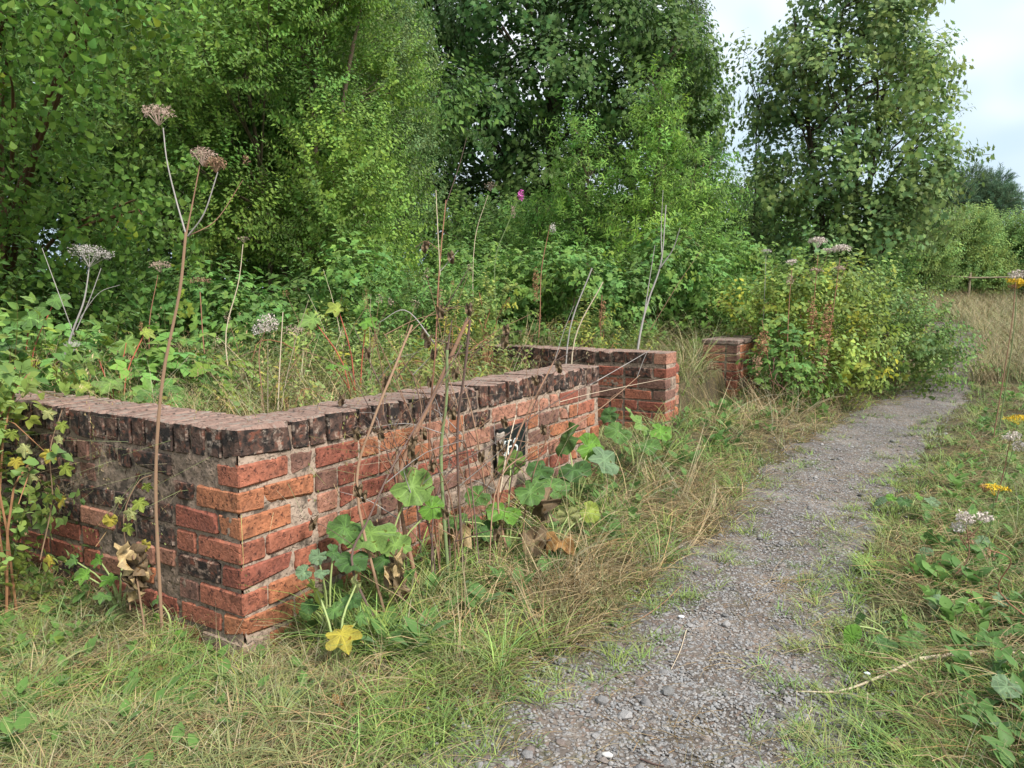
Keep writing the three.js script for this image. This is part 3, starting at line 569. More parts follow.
// far trees and shrubs
{
  const far = (name, label, x, z, n, ctr, ext, r0, r1, sp, c, h, dens = 9, r = .15, bk = bark, size = 1.1) => tree({ name, label, at: gAt(x, z), h, r, clumps: fillClumps(n, ctr, ext, r0, r1, p => p[1] > .1), sp, dens, mat: matLeafSoft, barkM: bk, look: { tintc: c, up: .4, shell: .4, vary: .25, size } , category: 'tree' });
  far('pine_tree', 'dark flat topped pine on the skyline above the pale willows', 26.6, -46, 20, [0, 5.5, 0], [2.7, 1.4, 2], .7, 1.0, SP.needle, [.10, .16, .08], 7.5, 24, .2, barkDark, 1.0);
  far('willow_shrub', 'pale yellow green willow shrub below the pine', 18.0, -31, 16, [0, 1.8, 0], [1.5, 1.7, 1.2], .5, .8, SP.willow, [.27, .38, .11], 4, 46, .06, bark, 1.8);
  far('willow_shrub', 'rounded pale willow shrub between the pine and the picture edge', 21.4, -33, 18, [0, 1.7, 0], [2.0, 1.8, 1.4], .55, .9, SP.willow, [.25, .37, .115], 4.4, 44, .06, bark, 1.8);
  far('willow_shrub', 'greyish willow shrub at the end of the rail fence', 23.6, -30, 22, [0, 1.6, 0], [2.4, 1.5, 1.6], .6, 1.0, SP.willow, [.21, .32, .115], 4, 42, .06, bark, 1.8);
  far('willow_shrub', 'darker low shrub just behind the rail fence', 20.4, -28.5, 8, [0, .8, 0], [1.0, .8, .8], .4, .6, SP.willow, [.19, .3, .09], 2, 46, .04, bark, 1.5);
  far('willow_shrub', 'pale shrub in the gap between maple and rail fence', 15.2, -29.5, 16, [0, 1.7, 0], [1.6, 1.7, 1.2], .5, .8, SP.willow, [.26, .37, .11], 3.2, 44, .06, bark, 1.7);
  far('hawthorn_tree', 'dull green thorn at the foot of the maple beside the path bank', 11.6, -24.5, 10, [0, 1.0, 0], [1.3, 1.0, 1.0], .45, .7, SP.far, [.12, .225, .05], 2.2, 18, .06, barkDark, .8);
  far('hawthorn_tree', 'long thorn hedge seen through the sycamore trunk gap', .6, -27, 16, [0, 1.9, 0], [3.4, 1.5, 1], .7, 1.0, SP.far, [.12, .225, .05], 3.6, 14, .08, barkDark, 1);
  far('hawthorn_tree', 'thorn hedge seen between the ash saplings', 5.2, -27.5, 16, [0, 1.7, 0], [2.6, 1.4, 1], .7, 1.0, SP.far, [.12, .225, .05], 3.4, 14, .08, barkDark, 1);
  far('ash_tree', 'dense tree filling the gap behind the birch and the dark willow', -8.2, -15.5, 34, [0, 4.2, 0], [3.0, 4.4, 2], .8, 1.2, SP.far, [.12, .225, .05], 9, 10, .15, barkDark);
  far('ash_tree', 'dense dark tree behind the many stemmed willow', -4.2, -16, 34, [0, 4.4, 0], [2.6, 4.6, 2], .7, 1.15, SP.far, [.12, .225, .05], 9, 10, .15, barkDark);
  far('ash_tree', 'tall tree to the side of the birch reaching out of the picture', -9.5, -10.2, 30, [0, 3.9, 0], [2.3, 3.9, 2], .7, 1.1, SP.far, [.12, .225, .05], 8, 10, .15, barkDark);
  far('hawthorn_tree', 'dark rounded thorn filling the gap between sycamore and maple', 6.2, -20, 14, [0, 1.6, 0], [1.7, 1.5, 1.3], .6, .9, SP.far, [.12, .225, .05], 3.2, 16, .1, barkDark, .8);
  far('hawthorn_tree', 'low thorn at the foot of the big sycamore', -.6, -17.5, 12, [0, 1.5, 0], [2.2, 1.3, 1.2], .6, .9, SP.far, [.12, .225, .05], 3, 16, .1, barkDark, .8);
  far('hawthorn_tree', 'far thorn hedge clump behind the maple foot', 9.6, -24, 14, [0, 1.4, 0], [2.6, 1.3, 1.2], .6, .9, SP.far, [.12, .225, .05], 3, 16, .1, barkDark, .8);
}

// ---------- brambles and bushes ----------
const caneMat = new THREE.MeshStandardMaterial({ color: rgb(.16, .075, .06), roughness: .8 }), caneBrown = new THREE.MeshStandardMaterial({ color: rgb(.27, .13, .06), roughness: .9 });
function bush(name, label, x, z, clumps, sp, dens, look, { canes = 7, cm = caneMat, mat = matLeaf, group, category = 'bush' } = {}) {
  const t = thing(name, label, category, gAt(x, z), 0, group);
  for (let i = 0; i < canes; i++) { const c = clumps[i % clumps.length], e = V(c[0] + R(-.2, .2), c[1] + c[3] * R(.2, .9), c[2] + R(-.2, .2)), b = V(c[0] * .3 + R(-.1, .1), -.08, c[2] * .3 + R(-.1, .1)); part('cane', tube([b, b.clone().lerp(e, .5).add(V(0, .25, 0)), e, e.clone().add(V(R(-.2, .2), -.12, R(0, .25)))], .006, .002, 9, 4), cm, t); }
  crownItems(clumps, dens, look).forEach((it, k) => { if (it.length) instanced('foliage', sp[k], mat, it.filter(q => q.p.y > -.05), t); }); return t;
}
const mound = (n, w, h, dp, r0 = .25, r1 = .4) => { const o = []; for (let i = 0; i < n; i++) { const a = R(-1, 1), q = R(-1, 1); o.push([a * w, Math.max(.1, h * (1 - .55 * a * a) * R(.25, 1) - .15), q * dp, R(r0, r1)]); } return o; };
const BRM = { tintc: [.15, .275, .06], up: .6, shell: .35, vary: .3, size: .9, yel: .02 };
bush('bramble_bush', 'green bramble bank right behind the cross wall coping', .5, -8.3, mound(16, .8, 1.25, .45), SP.bramble, 40, BRM);
bush('bramble_bush', 'bramble bank between the dead grey twigs and the squat pier', 1.55, -8.9, mound(18, .85, 1.35, .45), SP.bramble, 40, BRM);
bush('bramble_bush', 'bramble heap behind the squat pier under the maple', 2.9, -9.9, mound(18, .9, 1.35, .5), SP.bramble, 38, BRM);
bush('bramble_bush', 'low bramble behind the far end of the enclosure below the pink flower spike', -.55, -8.6, mound(16, .8, 1.15, .45), SP.bramble, 38, { ...BRM, tintc: [.155, .285, .06] });
bush('bramble_bush', 'shaded bramble below the many stemmed willow', -1.7, -7.7, mound(16, .85, 1.1, .4), SP.bramble, 36, BRM);
bush('bramble_bush', 'dark leafy bramble under the dark willow', -2.9, -7.0, mound(16, .8, .95, .4), SP.bramble, 36, BRM);
bush('bramble_bush', 'broad leaved undergrowth beneath the birch trunk', -3.9, -5.6, mound(16, .8, .95, .4), SP.bush, 42, { ...BRM, size: 1.2 });
bush('bramble_bush', 'bramble in the dark gap below the birch branches', -5.2, -6.8, mound(14, .9, 1.2, .4), SP.bramble, 36, BRM);
bush('bramble_bush', 'far bramble bank in front of the thorn at the sycamore foot', .2, -12.5, mound(16, 1.6, 1.5, .5, .4, .6), SP.bramble, 26, { ...BRM, tintc: [.15, .28, .06], size: 1.2 });
bush('bramble_bush', 'far bramble bank under the ash saplings', 2.6, -12.2, mound(16, 1.4, 1.4, .5, .4, .6), SP.bramble, 26, { ...BRM, size: 1.2 });
// undergrowth inside the enclosure
bush('hazel_seedling_bush', 'fresh green leafy undergrowth inside the wall near the tall forked stalk', -2.05, -4.3, mound(9, .45, .5, .3, .14, .24), SP.bramble, 42, { ...BRM, tintc: [.16, .29, .055], size: 1.15, yel: .1 });
bush('hazel_seedling_bush', 'yellowing leafy undergrowth inside the wall end', -2.75, -4.2, mound(9, .4, .6, .3, .16, .26), SP.bramble, 40, { ...BRM, tintc: [.17, .29, .06], size: 1.1, yel: .12 });
bush('willow_herb_clump', 'upright green herb clump between the dry grass and the willow', -.75, -6.9, mound(12, .6, .8, .3, .2, .32), SP.ash, 40, { ...BRM, tintc: [.15, .27, .06], up: 1.1, size: .8, yel: .06 });
bush('willow_herb_clump', 'soft green herb clump behind the single maple seedling', -1.5, -6.2, mound(10, .5, .6, .3, .2, .3), SP.bush, 38, { ...BRM, tintc: [.14, .25, .055], up: .8, yel: .06 });
// bush beside the path
bush('wild_rose_bush', 'yellow green leafy bush with brown canes standing beside the squat pier', 3.0, -8.0, [[-.25, .85, 0, .32], [.2, .95, -.1, .36], [-.45, .45, .05, .34], [.05, .4, .25, .38], [.5, .55, .1, .38], [.55, 1.0, -.3, .34], [0, 1.15, -.3, .28], [-.6, .8, -.3, .28], [.35, .25, .3, .3], [-.3, .15, .3, .28]], SP.bush, 52, { tintc: [.235, .325, .07], up: .6, shell: .15, vary: .3, size: .95, yel: .1 }, { canes: 14, cm: caneBrown });
bush('wild_rose_bush', 'rounded grey green bush at the path bend next to the yellow green one', 4.0, -8.75, [[-.3, .95, 0, .36], [.15, .9, 0, .36], [-.1, .45, .3, .42], [.4, .5, .25, .38], [.7, .65, -.3, .36], [1.05, .55, -.75, .36], [1.2, .25, -.6, .34], [.75, .25, -.1, .34], [.1, 1.15, -.4, .28], [.5, 1.05, -.5, .3], [-.3, .2, .4, .3], [.35, .15, .35, .26]], SP.bush, 50, { tintc: [.19, .285, .075], up: .5, shell: .15, vary: .3, size: .9, yel: .04 }, { canes: 12 });
bush('bramble_bush', 'small bramble creeping over the side of the squat pier', 2.55, -7.25, [[0, .35, 0, .22], [.2, .2, .1, .22], [-.1, .15, .1, .2], [.1, .5, -.1, .18]], SP.bramble, 48, BRM);
bush('bramble_bush', 'yellow leaved bramble spilling over the near end of the left return wall', -1.93, -2.75, [[-.1, .2, 0, .2], [0, .45, -.05, .17], [-.15, .62, -.05, .15], [.1, .1, .1, .2], [-.25, .35, .1, .2], [-.2, .8, -.15, .12]], SP.bush, 40, { ...BRM, tintc: [.22, .31, .07], size: .75, shell: .1, yel: .12 }, { canes: 8, cm: caneBrown });
bush('bramble_bush', 'bramble heap burying the outer end of the return wall', -2.25, -3.0, [[0, .3, 0, .26], [.1, .62, -.05, .2], [-.1, .85, -.1, .18], [-.3, .5, 0, .26], [.05, .12, .2, .24], [.15, .8, -.25, .15]], SP.bramble, 46, { ...BRM, tintc: [.19, .29, .065], size: .8, yel: .12 }, { canes: 8, cm: caneBrown });
// rough weeds standing in the dry grass of the enclosure
{
  const spots = [[-1.75, -4.6, .42, 'yellowing weed clump behind the forked hogweed stalk'], [-1.25, -4.9, .5, 'rough weed clump between the bare umbel stalk and the maple seedling'], [-.75, -5.2, .55, 'tallest rough weed clump inside the enclosure behind the maple seedling'], [-.35, -5.0, .5, 'rough weed clump behind the thick leaning stem'], [-.15, -6.5, .7, 'straggling weeds behind the cross wall end'], [.75, -6.9, .55, 'straggling weeds behind the dead forked sapling'], [-1.15, -3.75, .3, 'low yellow weed just inside the wall corner'], [-.45, -4.3, .34, 'low green weed inside the long wall middle']];
  spots.forEach(([x, z, h, label], k) => bush('rough_weed_clump', label, x, z, mound(12, .32, h * 1.35, .22, .1, .2), k % 2 ? SP.ash : SP.bush, 46, { tintc: k % 3 ? [.21, .28, .07] : [.26, .30, .085], up: 1.2, shell: .1, vary: .35, size: .62, yel: .18 }, { canes: 9, cm: caneBrown, category: 'weeds' }));
}

// ---------- grass, straw and herbs ----------
function tuft(n, h0, h1, splay, w, bend, rnd, seed) {
  const pos = [], idx = [], col = [], uv = [];
  for (let b = 0; b < n; b++) {
    const a = rnd() * 6.283, h = lerp(h0, h1, rnd()), sp = splay * (.3 + rnd()), x0 = (rnd() - .5) * .05, z0 = (rnd() - .5) * .05, cx = Math.cos(a), cz = Math.sin(a), S = 4, o = pos.length / 3, k = .75 + .5 * rnd(), y = (rnd() - .5) * .3, ww = w * (.6 + .7 * rnd()), bd = bend * (.4 + rnd()), tw = (rnd() - .5) * 1.5;
    for (let i = 0; i <= S; i++) {
      const t = i / S, r = sp * h * t + bd * h * t * t, yy = h * t * (1 - .45 * bd * t * t) , wd = ww * (1 - .85 * t * t), px = x0 + cx * r, pz = z0 + cz * r, sx = -Math.sin(a + tw * t), sz = Math.cos(a + tw * t);
      pos.push(px - sx * wd, Math.max(.0, yy), pz - sz * wd, px + sx * wd, Math.max(.0, yy), pz + sz * wd); uv.push(0, t, 1, t);
      for (let q = 0; q < 2; q++) col.push(k * (1 + y), k, k * (1 - y));
      if (i < S) { const q = o + i * 2; idx.push(q, q + 1, q + 2, q + 1, q + 3, q + 2); }
    }
    if (seed && rnd() < seed) { // narrow seed head
      const e = pos.length / 3 - 2, px = pos[e * 3], py = pos[e * 3 + 1], pz = pos[e * 3 + 2];
      for (let s = 0; s < 6; s++) { const o2 = pos.length / 3, ax = (rnd() - .5) * .016, az = (rnd() - .5) * .016, yy = py + (rnd() - .75) * .09; pos.push(px + ax, yy, pz + az, px + ax + .003, yy + .003, pz + az, px + ax, yy + .010, pz + az + .002); uv.push(0, 0, 0, 0, 0, 0); for (let q = 0; q < 3; q++) col.push(.95, .86, .72); idx.push(o2, o2 + 1, o2 + 2); }
    }
  }
  return geoFrom(pos, idx, uv, col);
}
function strawGeo(n, rnd) {
  const gs = []; for (let i = 0; i < n; i++) { const a = rnd() * 6.283, L = .07 + .16 * rnd(), x = (rnd() - .5) * .16, z = (rnd() - .5) * .16, c = (rnd() - .5) * .6, y = .004 + .03 * rnd(), rz = (rnd() - .5) * .09; const pts = [0, .5, 1].map(t => V(x + Math.cos(a + c * t) * L * t, Math.max(.003, y + rz * t + .02 * Math.sin(t * 3.1)), z + Math.sin(a + c * t) * L * t)); const k = .7 + .6 * rnd(), w = rnd(); gs.push(tint(tube(pts, .0014, .0007, 3, 3), k, k * (1 - .14 * w), k * (1 - .3 * w))); } return mergeGeometries(gs);
}
const gr = mulberry(5), T = {
  short: [0, 1, 2].map(() => tuft(18, .035, .10, .7, .0017, .7, gr)),
  green: [0, 1, 2].map(() => tuft(14, .12, .30, .35, .0024, .9, gr)),
  dry: [0, 1, 2].map(() => tuft(13, .16, .42, .35, .0013, .8, gr, .35)),
  straw: [0, 1, 2].map(() => strawGeo(16, gr)),
};
const herbGeo = [0, 1].map(() => { const gs = []; for (let i = 0; i < 7; i++) { const g = blade(.036, ovate, 3, .2, .25), a = i * 2.4 + gr(), s = .6 + .8 * gr(); g.rotateX(-1.1 + .7 * gr()); g.translate(0, .012 + .03 * gr(), -.008); g.rotateY(a); g.scale(s, s, s); const k = .8 + .4 * gr(); tint(g, k, k, k); gs.push(g); } return mergeGeometries(gs); });
const grassMat = new THREE.MeshStandardMaterial({ color: 0xffffff, vertexColors: true, roughness: .7, side: THREE.DoubleSide }), strawMat = new THREE.MeshStandardMaterial({ color: 0xffffff, vertexColors: true, roughness: .85, side: THREE.DoubleSide });
{
  const L = { short: [[], [], []], green: [[], [], []], dry: [[], [], []], straw: [[], [], []], herb: [[], []] };
  const onWall = (a, b) => (a > -.03 && a < LL + .03 && b > -.02 && b < .25) || (b > -.02 && b < LW + .1 && a > -.02 && a < .25) || (a > 3.92 && a < 4.3 && b > -.02 && b < 2.1) || (a > 5.87 && a < 6.95 && b > -.02 && b < .36);
  const add = (k, x, z, s, c, tilt = .12) => { const l = L[k], i = Math.floor(rand() * l.length); l[i].push({ p: V(x, groundY(x, z) - .004, z), q: yaw(R(0, 6.283)).premultiply(new THREE.Quaternion().setFromEuler(new THREE.Euler(R(-tilt, tilt), 0, R(-tilt, tilt)))), s, c }); };
  const green = () => { const k = R(.6, 1.2), w = rand(); return [lerp(.13, .23, w) * k, lerp(.24, .29, w) * k, .055 * k]; };
  const olive = () => { const k = R(.75, 1.25), w = rand(); return [lerp(.155, .25, w) * k, lerp(.21, .24, w) * k, lerp(.055, .10, w) * k]; };
  const straw = () => { const k = R(.65, 1.2), w = rand(); return [.35 * k, lerp(.25, .30, w) * k, lerp(.13, .18, w) * k]; };
  const N = 42000;
  for (let i = 0; i < N; i++) {
    const d = 1.3 * Math.pow(34 / 1.3, Math.pow(rand(), 1.02)), hw = d * .70 + .5, x = R(-hw, hw), z = -d;
    const [a, b] = toWall(x, z); if (onWall(a, b)) continue;
    const pd = pathDist(x, z), patch = n2(x * 1.1 + 4, z * 1.1), fine = n2(x * 3.3, z * 3.3 + 8), far = 1 + Math.max(0, d - 5) * .11;
    const inside = a > .2 && b > .2 && a < 8, cx = pathSamples.reduce((m, p) => Math.abs(p.z - z) < Math.abs(m.z - z) ? p : m).x, rightSide = x > cx;
    const r = rand();
    if (pd < 0) { if (pd > -.16 + .12 * fine && r < .4) add('short', x, z, R(.5, 1.0) * Math.sqrt(far), r < .15 ? olive() : green()); else if (pd > -.3 && r < .05 + (rightSide ? .05 : .02) && fine > .1) add('short', x, z, R(.5, .9), green()); else if (r > .985) add('straw', x, z, R(.5, .9), straw()); continue; }
    if (a > 2.5 && a < 3.95 && b > 0 && b < 1.5) { if (r < .4) add('short', x, z, R(.8, 1.3), olive()); else if (r < .5) add('dry', x, z, R(.3, .6), straw(), .4); continue; }
    if (inside) { const low = a > 2.9 && b < 2.6 && d < 7 ? .55 : 1; if (d > 9) { if (r < .25) add('green', x, z, R(.8, 1.4) * far, green()); continue; } if (r < .5) add('dry', x, z, R(.8, 1.6) * low * Math.sqrt(far), r < .28 ? straw() : olive(), .45); else if (r < .66) add('green', x, z, R(.8, 1.5) * low, olive(), .35); else if (r < .75) add('straw', x, z, R(.8, 1.5), straw(), .4); else if (r < .85) add('herb', x, z, R(.9, 1.5), [.24, .30, .06]); continue; }
    if (!rightSide) {
      const strip = b < 0 && a > -.05; // between long wall and path
      const edge = smooth(pd, 0, .45);
      if (a < .15) { // before the corner and the return wall
        if (pd < .45 && r > .35 + .5 * edge) { if (r > .93) add('straw', x, z, R(.6, 1), straw()); continue; }
        if (r < .52) add('short', x, z, R(.6, 1.3), patch + .5 * fine > .1 ? green() : rand() < .75 ? olive() : straw()); else if (r < .67) add('straw', x, z, R(.5, 1.05), straw(), .2); else if (r < .735) add('dry', x, z, R(.3, .6), rand() < .5 ? straw() : olive(), .7); else if (r < .83) add('green', x, z, R(.28, .55), patch > 0 ? green() : olive(), .4); else if (r < .95 && (b > -.45 || patch > .1)) add('herb', x, z, R(.6, 1.2), [.13, .25, .055]);
      } else if (strip) {
        const nearWall = smooth(b, -.75, -.2), dryPatch = Math.exp(-((x - .33) ** 2 + (z + 2.95) ** 2) / .16) + .8 * Math.exp(-((x - .95) ** 2 / .15 + (z + 4.2) ** 2 / .3)) + smooth(a, 3.3, 5) * .5;
        if (pd < .3 && r > .3 + .7 * edge && dryPatch < .4) { if (r > .9) add('straw', x, z, R(.6, 1), straw()); continue; }
        if (r < .55 * dryPatch) { add(rand() < .75 ? 'straw' : 'dry', x, z, rand() < .75 ? R(.8, 1.4) : R(.35, .7) * far, straw(), .6); }
        else if (r < .42) add('green', x, z, R(.3, .6) * (1 + .7 * Math.max(0, n2(x * 2.3, z * 2.3))) * (1 + .35 * nearWall) * Math.sqrt(far), patch > .3 ? olive() : green(), .3); else if (r < .68) add('short', x, z, R(.8, 1.4) * Math.sqrt(far), patch > .35 ? olive() : green()); else if (r < .75) add('dry', x, z, R(.35, .7) * Math.sqrt(far), rand() < .6 ? straw() : olive(), .5); else if (r < .84) add('straw', x, z, R(.8, 1.3), straw(), .3); else if (b > -.65) add('herb', x, z, R(.9, 1.8), [.12, .24, .06]);
      } else { if (r < .35) add('green', x, z, R(.5, .9) * Math.sqrt(far), olive(), .25); else if (r < .7) add('dry', x, z, R(.45, .85) * Math.sqrt(far), rand() < .6 ? straw() : olive(), .3); else if (r < .85) add('short', x, z, R(1, 1.5) * far, green()); }
    } else {
      const edge = smooth(pd, 0, .4);
      if (d > 9) { if (r < .62) add('dry', x, z, R(.9, 1.35) * Math.sqrt(far), rand() < .7 ? straw() : olive(), .25); else if (r < .85) add('green', x, z, R(.8, 1.2) * Math.sqrt(far), olive()); continue; }
      if (r > .25 + .75 * edge) continue;
      const tall = smooth(pd, .3, 1.0) * smooth(d, 2.3, 3.6);
      if (r < .44) add('short', x, z, R(.7, 1.2) * Math.sqrt(far), patch > .3 ? olive() : green()); else if (r < .44 + .06 + .14 * tall) add('green', x, z, R(.25, .5) * (1 + 1.1 * tall) * Math.sqrt(far), patch > 0 ? olive() : green(), .4); else if (r < .55 + .22 * tall) add('dry', x, z, R(.3, .55) * (1 + 1.0 * tall) * Math.sqrt(far), rand() < .5 ? straw() : olive(), .5); else if (r < .72 + .08 * tall) add('straw', x, z, R(.7, 1.2), straw(), .25); else if (r < .95) add('herb', x, z, R(.7, 1.4), patch > .1 ? [.16, .29, .07] : [.11, .22, .055]);
    }
  }
  const put = (key, name, label, cat, mat) => { const g = new THREE.Group(); L[key].forEach((it, i) => { if (it.length) { const im = instanced(name + '_tuft', key === 'herb' ? herbGeo[i] : T[key][i], mat, it, g); } }); topStuff(g, name, label, cat); };
  put('short', 'short_grass', 'short green turf on the verges and before the wall', 'grass', grassMat);
  put('green', 'green_grass', 'longer arching green grass along the wall and the verges', 'grass', grassMat);
  put('dry', 'dry_grass', 'bleached dry grass with seed heads in the enclosure and on the bank', 'grass', grassMat);
  put('straw', 'straw_litter', 'loose straw and dead stems lying on the ground', 'straw', strawMat);
  put('herb', 'ground_cover', 'low round leaved weeds among the grass', 'weeds', matLeaf);
}

// ---------- large-leaved plants, one mesh per leaf ----------
const veinMap = tex(512, (u, v) => { const x = u - .5, y = v - .5, a = Math.atan2(x, -y), r = Math.hypot(x, y); let best = 1; for (let k = -4; k <= 4; k++) { const c = Math.PI + k * .62, d = Math.abs(((a - c + Math.PI * 3) % (Math.PI * 2)) - Math.PI) * r; best = Math.min(best, d); } const net = cells(u, v, 26, 301)[2]; const b = .74 + .3 * (fb(u, v, 12, 4, 303) - .5) + .1 * smooth(net, .02, .2); let k = [b, b, b * .92]; k = mix3(k, [1, 1, .9], smooth(best, .010, .003) * .8); return mix3(k, [.62, .5, .25], smooth(fb(u, v, 18, 4, 307), .68, .76) * .8); }, true);
const veinBump = tex(256, (u, v) => { const x = u - .5, y = v - .5, a = Math.atan2(x, -y), r = Math.hypot(x, y); let best = 1; for (let k = -4; k <= 4; k++) { const c = Math.PI + k * .62; best = Math.min(best, Math.abs(((a - c + Math.PI * 3) % (Math.PI * 2)) - Math.PI) * r); } const h = .4 + .5 * smooth(best, 0, .06) + .15 * fb(u, v, 20, 3, 311); return [h, h, h]; });
const bigMat = (r, g, b, tr = .3) => new THREE.MeshPhysicalMaterial({ color: rgb(r, g, b), map: veinMap, bumpMap: veinBump, bumpScale: .004, roughness: 1, transmission: tr, thickness: 0, side: THREE.DoubleSide, specularIntensity: .4, clearcoat: .2, clearcoatRoughness: .45 });
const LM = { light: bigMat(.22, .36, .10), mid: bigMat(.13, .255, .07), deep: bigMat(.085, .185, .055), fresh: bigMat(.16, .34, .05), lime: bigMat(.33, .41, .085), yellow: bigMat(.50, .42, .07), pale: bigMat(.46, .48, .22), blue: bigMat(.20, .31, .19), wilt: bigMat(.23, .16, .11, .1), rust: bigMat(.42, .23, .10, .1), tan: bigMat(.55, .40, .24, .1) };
const heartR = a => { const m = Math.min(a, Math.PI * 2 - a); return .5 * (1 - .62 * Math.exp(-((m / .33) ** 2))) * (1 + .045 * Math.sin(a * 11 + .5) + .03 * Math.sin(a * 23)); };
const bigGeo = {
  heart: [0, 1, 2].map(s => polarLeaf(1, heartR, 40, 3, (x, y, a, k) => .10 * n3(x * 2 + s * 5, y * 2, s) + .035 * k * Math.sin(a * 6 + s) - .25 * (x * x + y * y) + .12 * Math.abs(x))),
  maple: [0, 1].map(s => polarLeaf(1, mapleR, 44, 2, (x, y, a, k) => .08 * n3(x * 2 + s * 5, y * 2, s) - .3 * y * y + .1 * Math.abs(x) + .03 * k * Math.sin(a * 7 + s))),
  curl: [0, 1].map(s => polarLeaf(1, heartR, 26, 3, (x, y, a, k) => .3 * k * Math.sin(a * 3 + s * 2) + .25 * n3(x * 3, y * 3, s + 4))),
  oval: [0, 1].map(s => blade(1, ovate, 7, .25, .3 + .15 * s)),
};
const petioleMat = { green: new THREE.MeshStandardMaterial({ color: rgb(.28, .34, .12), roughness: .7 }), red: new THREE.MeshStandardMaterial({ color: rgb(.38, .09, .05), roughness: .7 }), brown: new THREE.MeshStandardMaterial({ color: rgb(.24, .15, .09), roughness: .9 }) };
// leaves: [point, size, shape, tone, tilt towards viewer]
function leafPlant(name, label, bx, bz, leaves, pet = 'green', category = 'plant', group) {
  const g = gAt(bx, bz), t = thing(name, label, category, g, 0, group), o = V(...g);
  leaves.forEach(([p, size, shape, tone, tilt = .5], i) => {
    const q = V(...p).sub(o), out = q.clone().setY(0); if (out.lengthSq() < 1e-4) out.set(.1, 0, .1); out.normalize();
    const nrm = V(R(-.25, .25), 1, R(-.1, .25) + tilt).normalize(), tip = out.clone().multiplyScalar(.7).add(V(R(-.5, .5), -.35, tilt * .5)).normalize();
    const stk = part('stalk', tube([[R(-.02, .02), -.03, R(-.02, .02)], [q.x * .35, Math.max(.02, q.y * .65), q.z * .35], [q.x, q.y - .004, q.z]], .0045, .0028, 6, 5), petioleMat[pet], t);
    const l = part('leaf', bigGeo[shape][i % bigGeo[shape].length], LM[tone], stk); l.position.copy(q); l.scale.setScalar(size * (shape === 'heart' ? .86 : 1)); l.quaternion.copy(orient(tip, nrm));
  });
  return t;
}
const bb = (label, x, z, leaves) => leafPlant('butterbur_plant', label, x, z, leaves);
bb('big butterbur with lit leaves low against the long wall between corner and sign', -.48, -2.78, [[[-0.516, 0.34, -2.72], .22, 'heart', 'light', .7], [[-0.602, 0.365, -2.7], .15, 'heart', 'mid', .5], [[-0.431, 0.285, -2.75], .14, 'heart', 'light', .4], [[-0.378, 0.482, -2.85], .19, 'heart', 'light', 1.2], [[-0.304, 0.397, -2.85], .12, 'heart', 'fresh', .9], [[-0.46, 0.246, -2.7], .13, 'heart', 'deep', .4], [[-0.563, 0.274, -2.62], .14, 'heart', 'deep', .5]]);
bb('butterbur below the black sign, one leaf covering its lower edge', -.02, -3.42, [[[-0.005, 0.394, -3.65], .17, 'heart', 'light', 1.1], [[-0.04, 0.238, -3.35], .19, 'heart', 'fresh', 1.3], [[-0.154, 0.297, -3.4], .14, 'heart', 'mid', .6], [[0.081, 0.316, -3.4], .16, 'heart', 'mid', .4], [[-0.106, 0.17, -3.3], .14, 'heart', 'deep', .5], [[-0.243, 0.246, -3.2], .13, 'heart', 'mid', .6]]);
bb('butterbur with the brightest green leaf near the far end of the long wall', .33, -3.95, [[[0.306, 0.412, -4.15], .24, 'heart', 'mid', .8], [[0.422, 0.383, -4.1], .19, 'heart', 'fresh', 1.0], [[0.202, 0.248, -3.8], .23, 'heart', 'mid', .9], [[0.487, 0.333, -4], .22, 'heart', 'blue', .5], [[0.325, 0.302, -3.9], .2, 'heart', 'deep', .6], [[0.145, 0.302, -3.9], .17, 'heart', 'deep', .6]]);
bb('ragged butterbur with yellowing leaves between sign and path', .2, -3.35, [[[0.254, 0.205, -3.4], .12, 'heart', 'pale', .9], [[0.359, 0.209, -3.45], .12, 'heart', 'lime', .8], [[0.152, 0.242, -3.45], .16, 'curl', 'wilt', .8], [[0.099, 0.158, -3.2], .15, 'curl', 'wilt', .6], [[0.203, 0.152, -3.15], .12, 'curl', 'rust', .5], [[-0.24, 0.191, -3.15], .15, 'curl', 'tan', .1]]);
bb('leafy butterbur clump in front of the cross wall end', .78, -4.72, [[[0.8, 0.393, -4.75], .2, 'heart', 'light', .5], [[0.649, 0.367, -4.65], .2, 'heart', 'mid', .5], [[0.916, 0.358, -4.7], .18, 'heart', 'fresh', .5], [[0.764, 0.441, -4.85], .16, 'heart', 'light', .7], [[0.807, 0.309, -4.5], .18, 'heart', 'mid', .5], [[0.618, 0.448, -4.8], .15, 'heart', 'deep', .5]]);
leafPlant('hop_plant', 'small plant with pale blue green round leaves at the wall corner', -.62, -2.50, [[[-0.651, 0.33, -2.5], .075, 'heart', 'blue', .8], [[-0.694, 0.282, -2.48], .065, 'heart', 'blue', 1], [[-0.629, 0.286, -2.46], .06, 'heart', 'blue', 1], [[-0.605, 0.337, -2.52], .07, 'heart', 'deep', .6], [[-0.669, 0.177, -2.45], .07, 'heart', 'deep', .5], [[-0.578, 0.184, -2.4], .08, 'heart', 'mid', .4], [[-0.53, 0.197, -2.45], .08, 'heart', 'deep', .4]]);
leafPlant('maple_seedling', 'seedling with yellow lobed leaves at the foot of the wall corner', -.56, -2.33, [[[-0.636, 0.243, -2.42], .13, 'maple', 'lime', .7], [[-0.513, 0.256, -2.44], .075, 'heart', 'pale', .9], [[-0.534, 0.148, -2.3], .13, 'maple', 'yellow', .5], [[-0.486, 0.178, -2.36], .06, 'maple', 'mid', .5]], 'green', 'seedling');
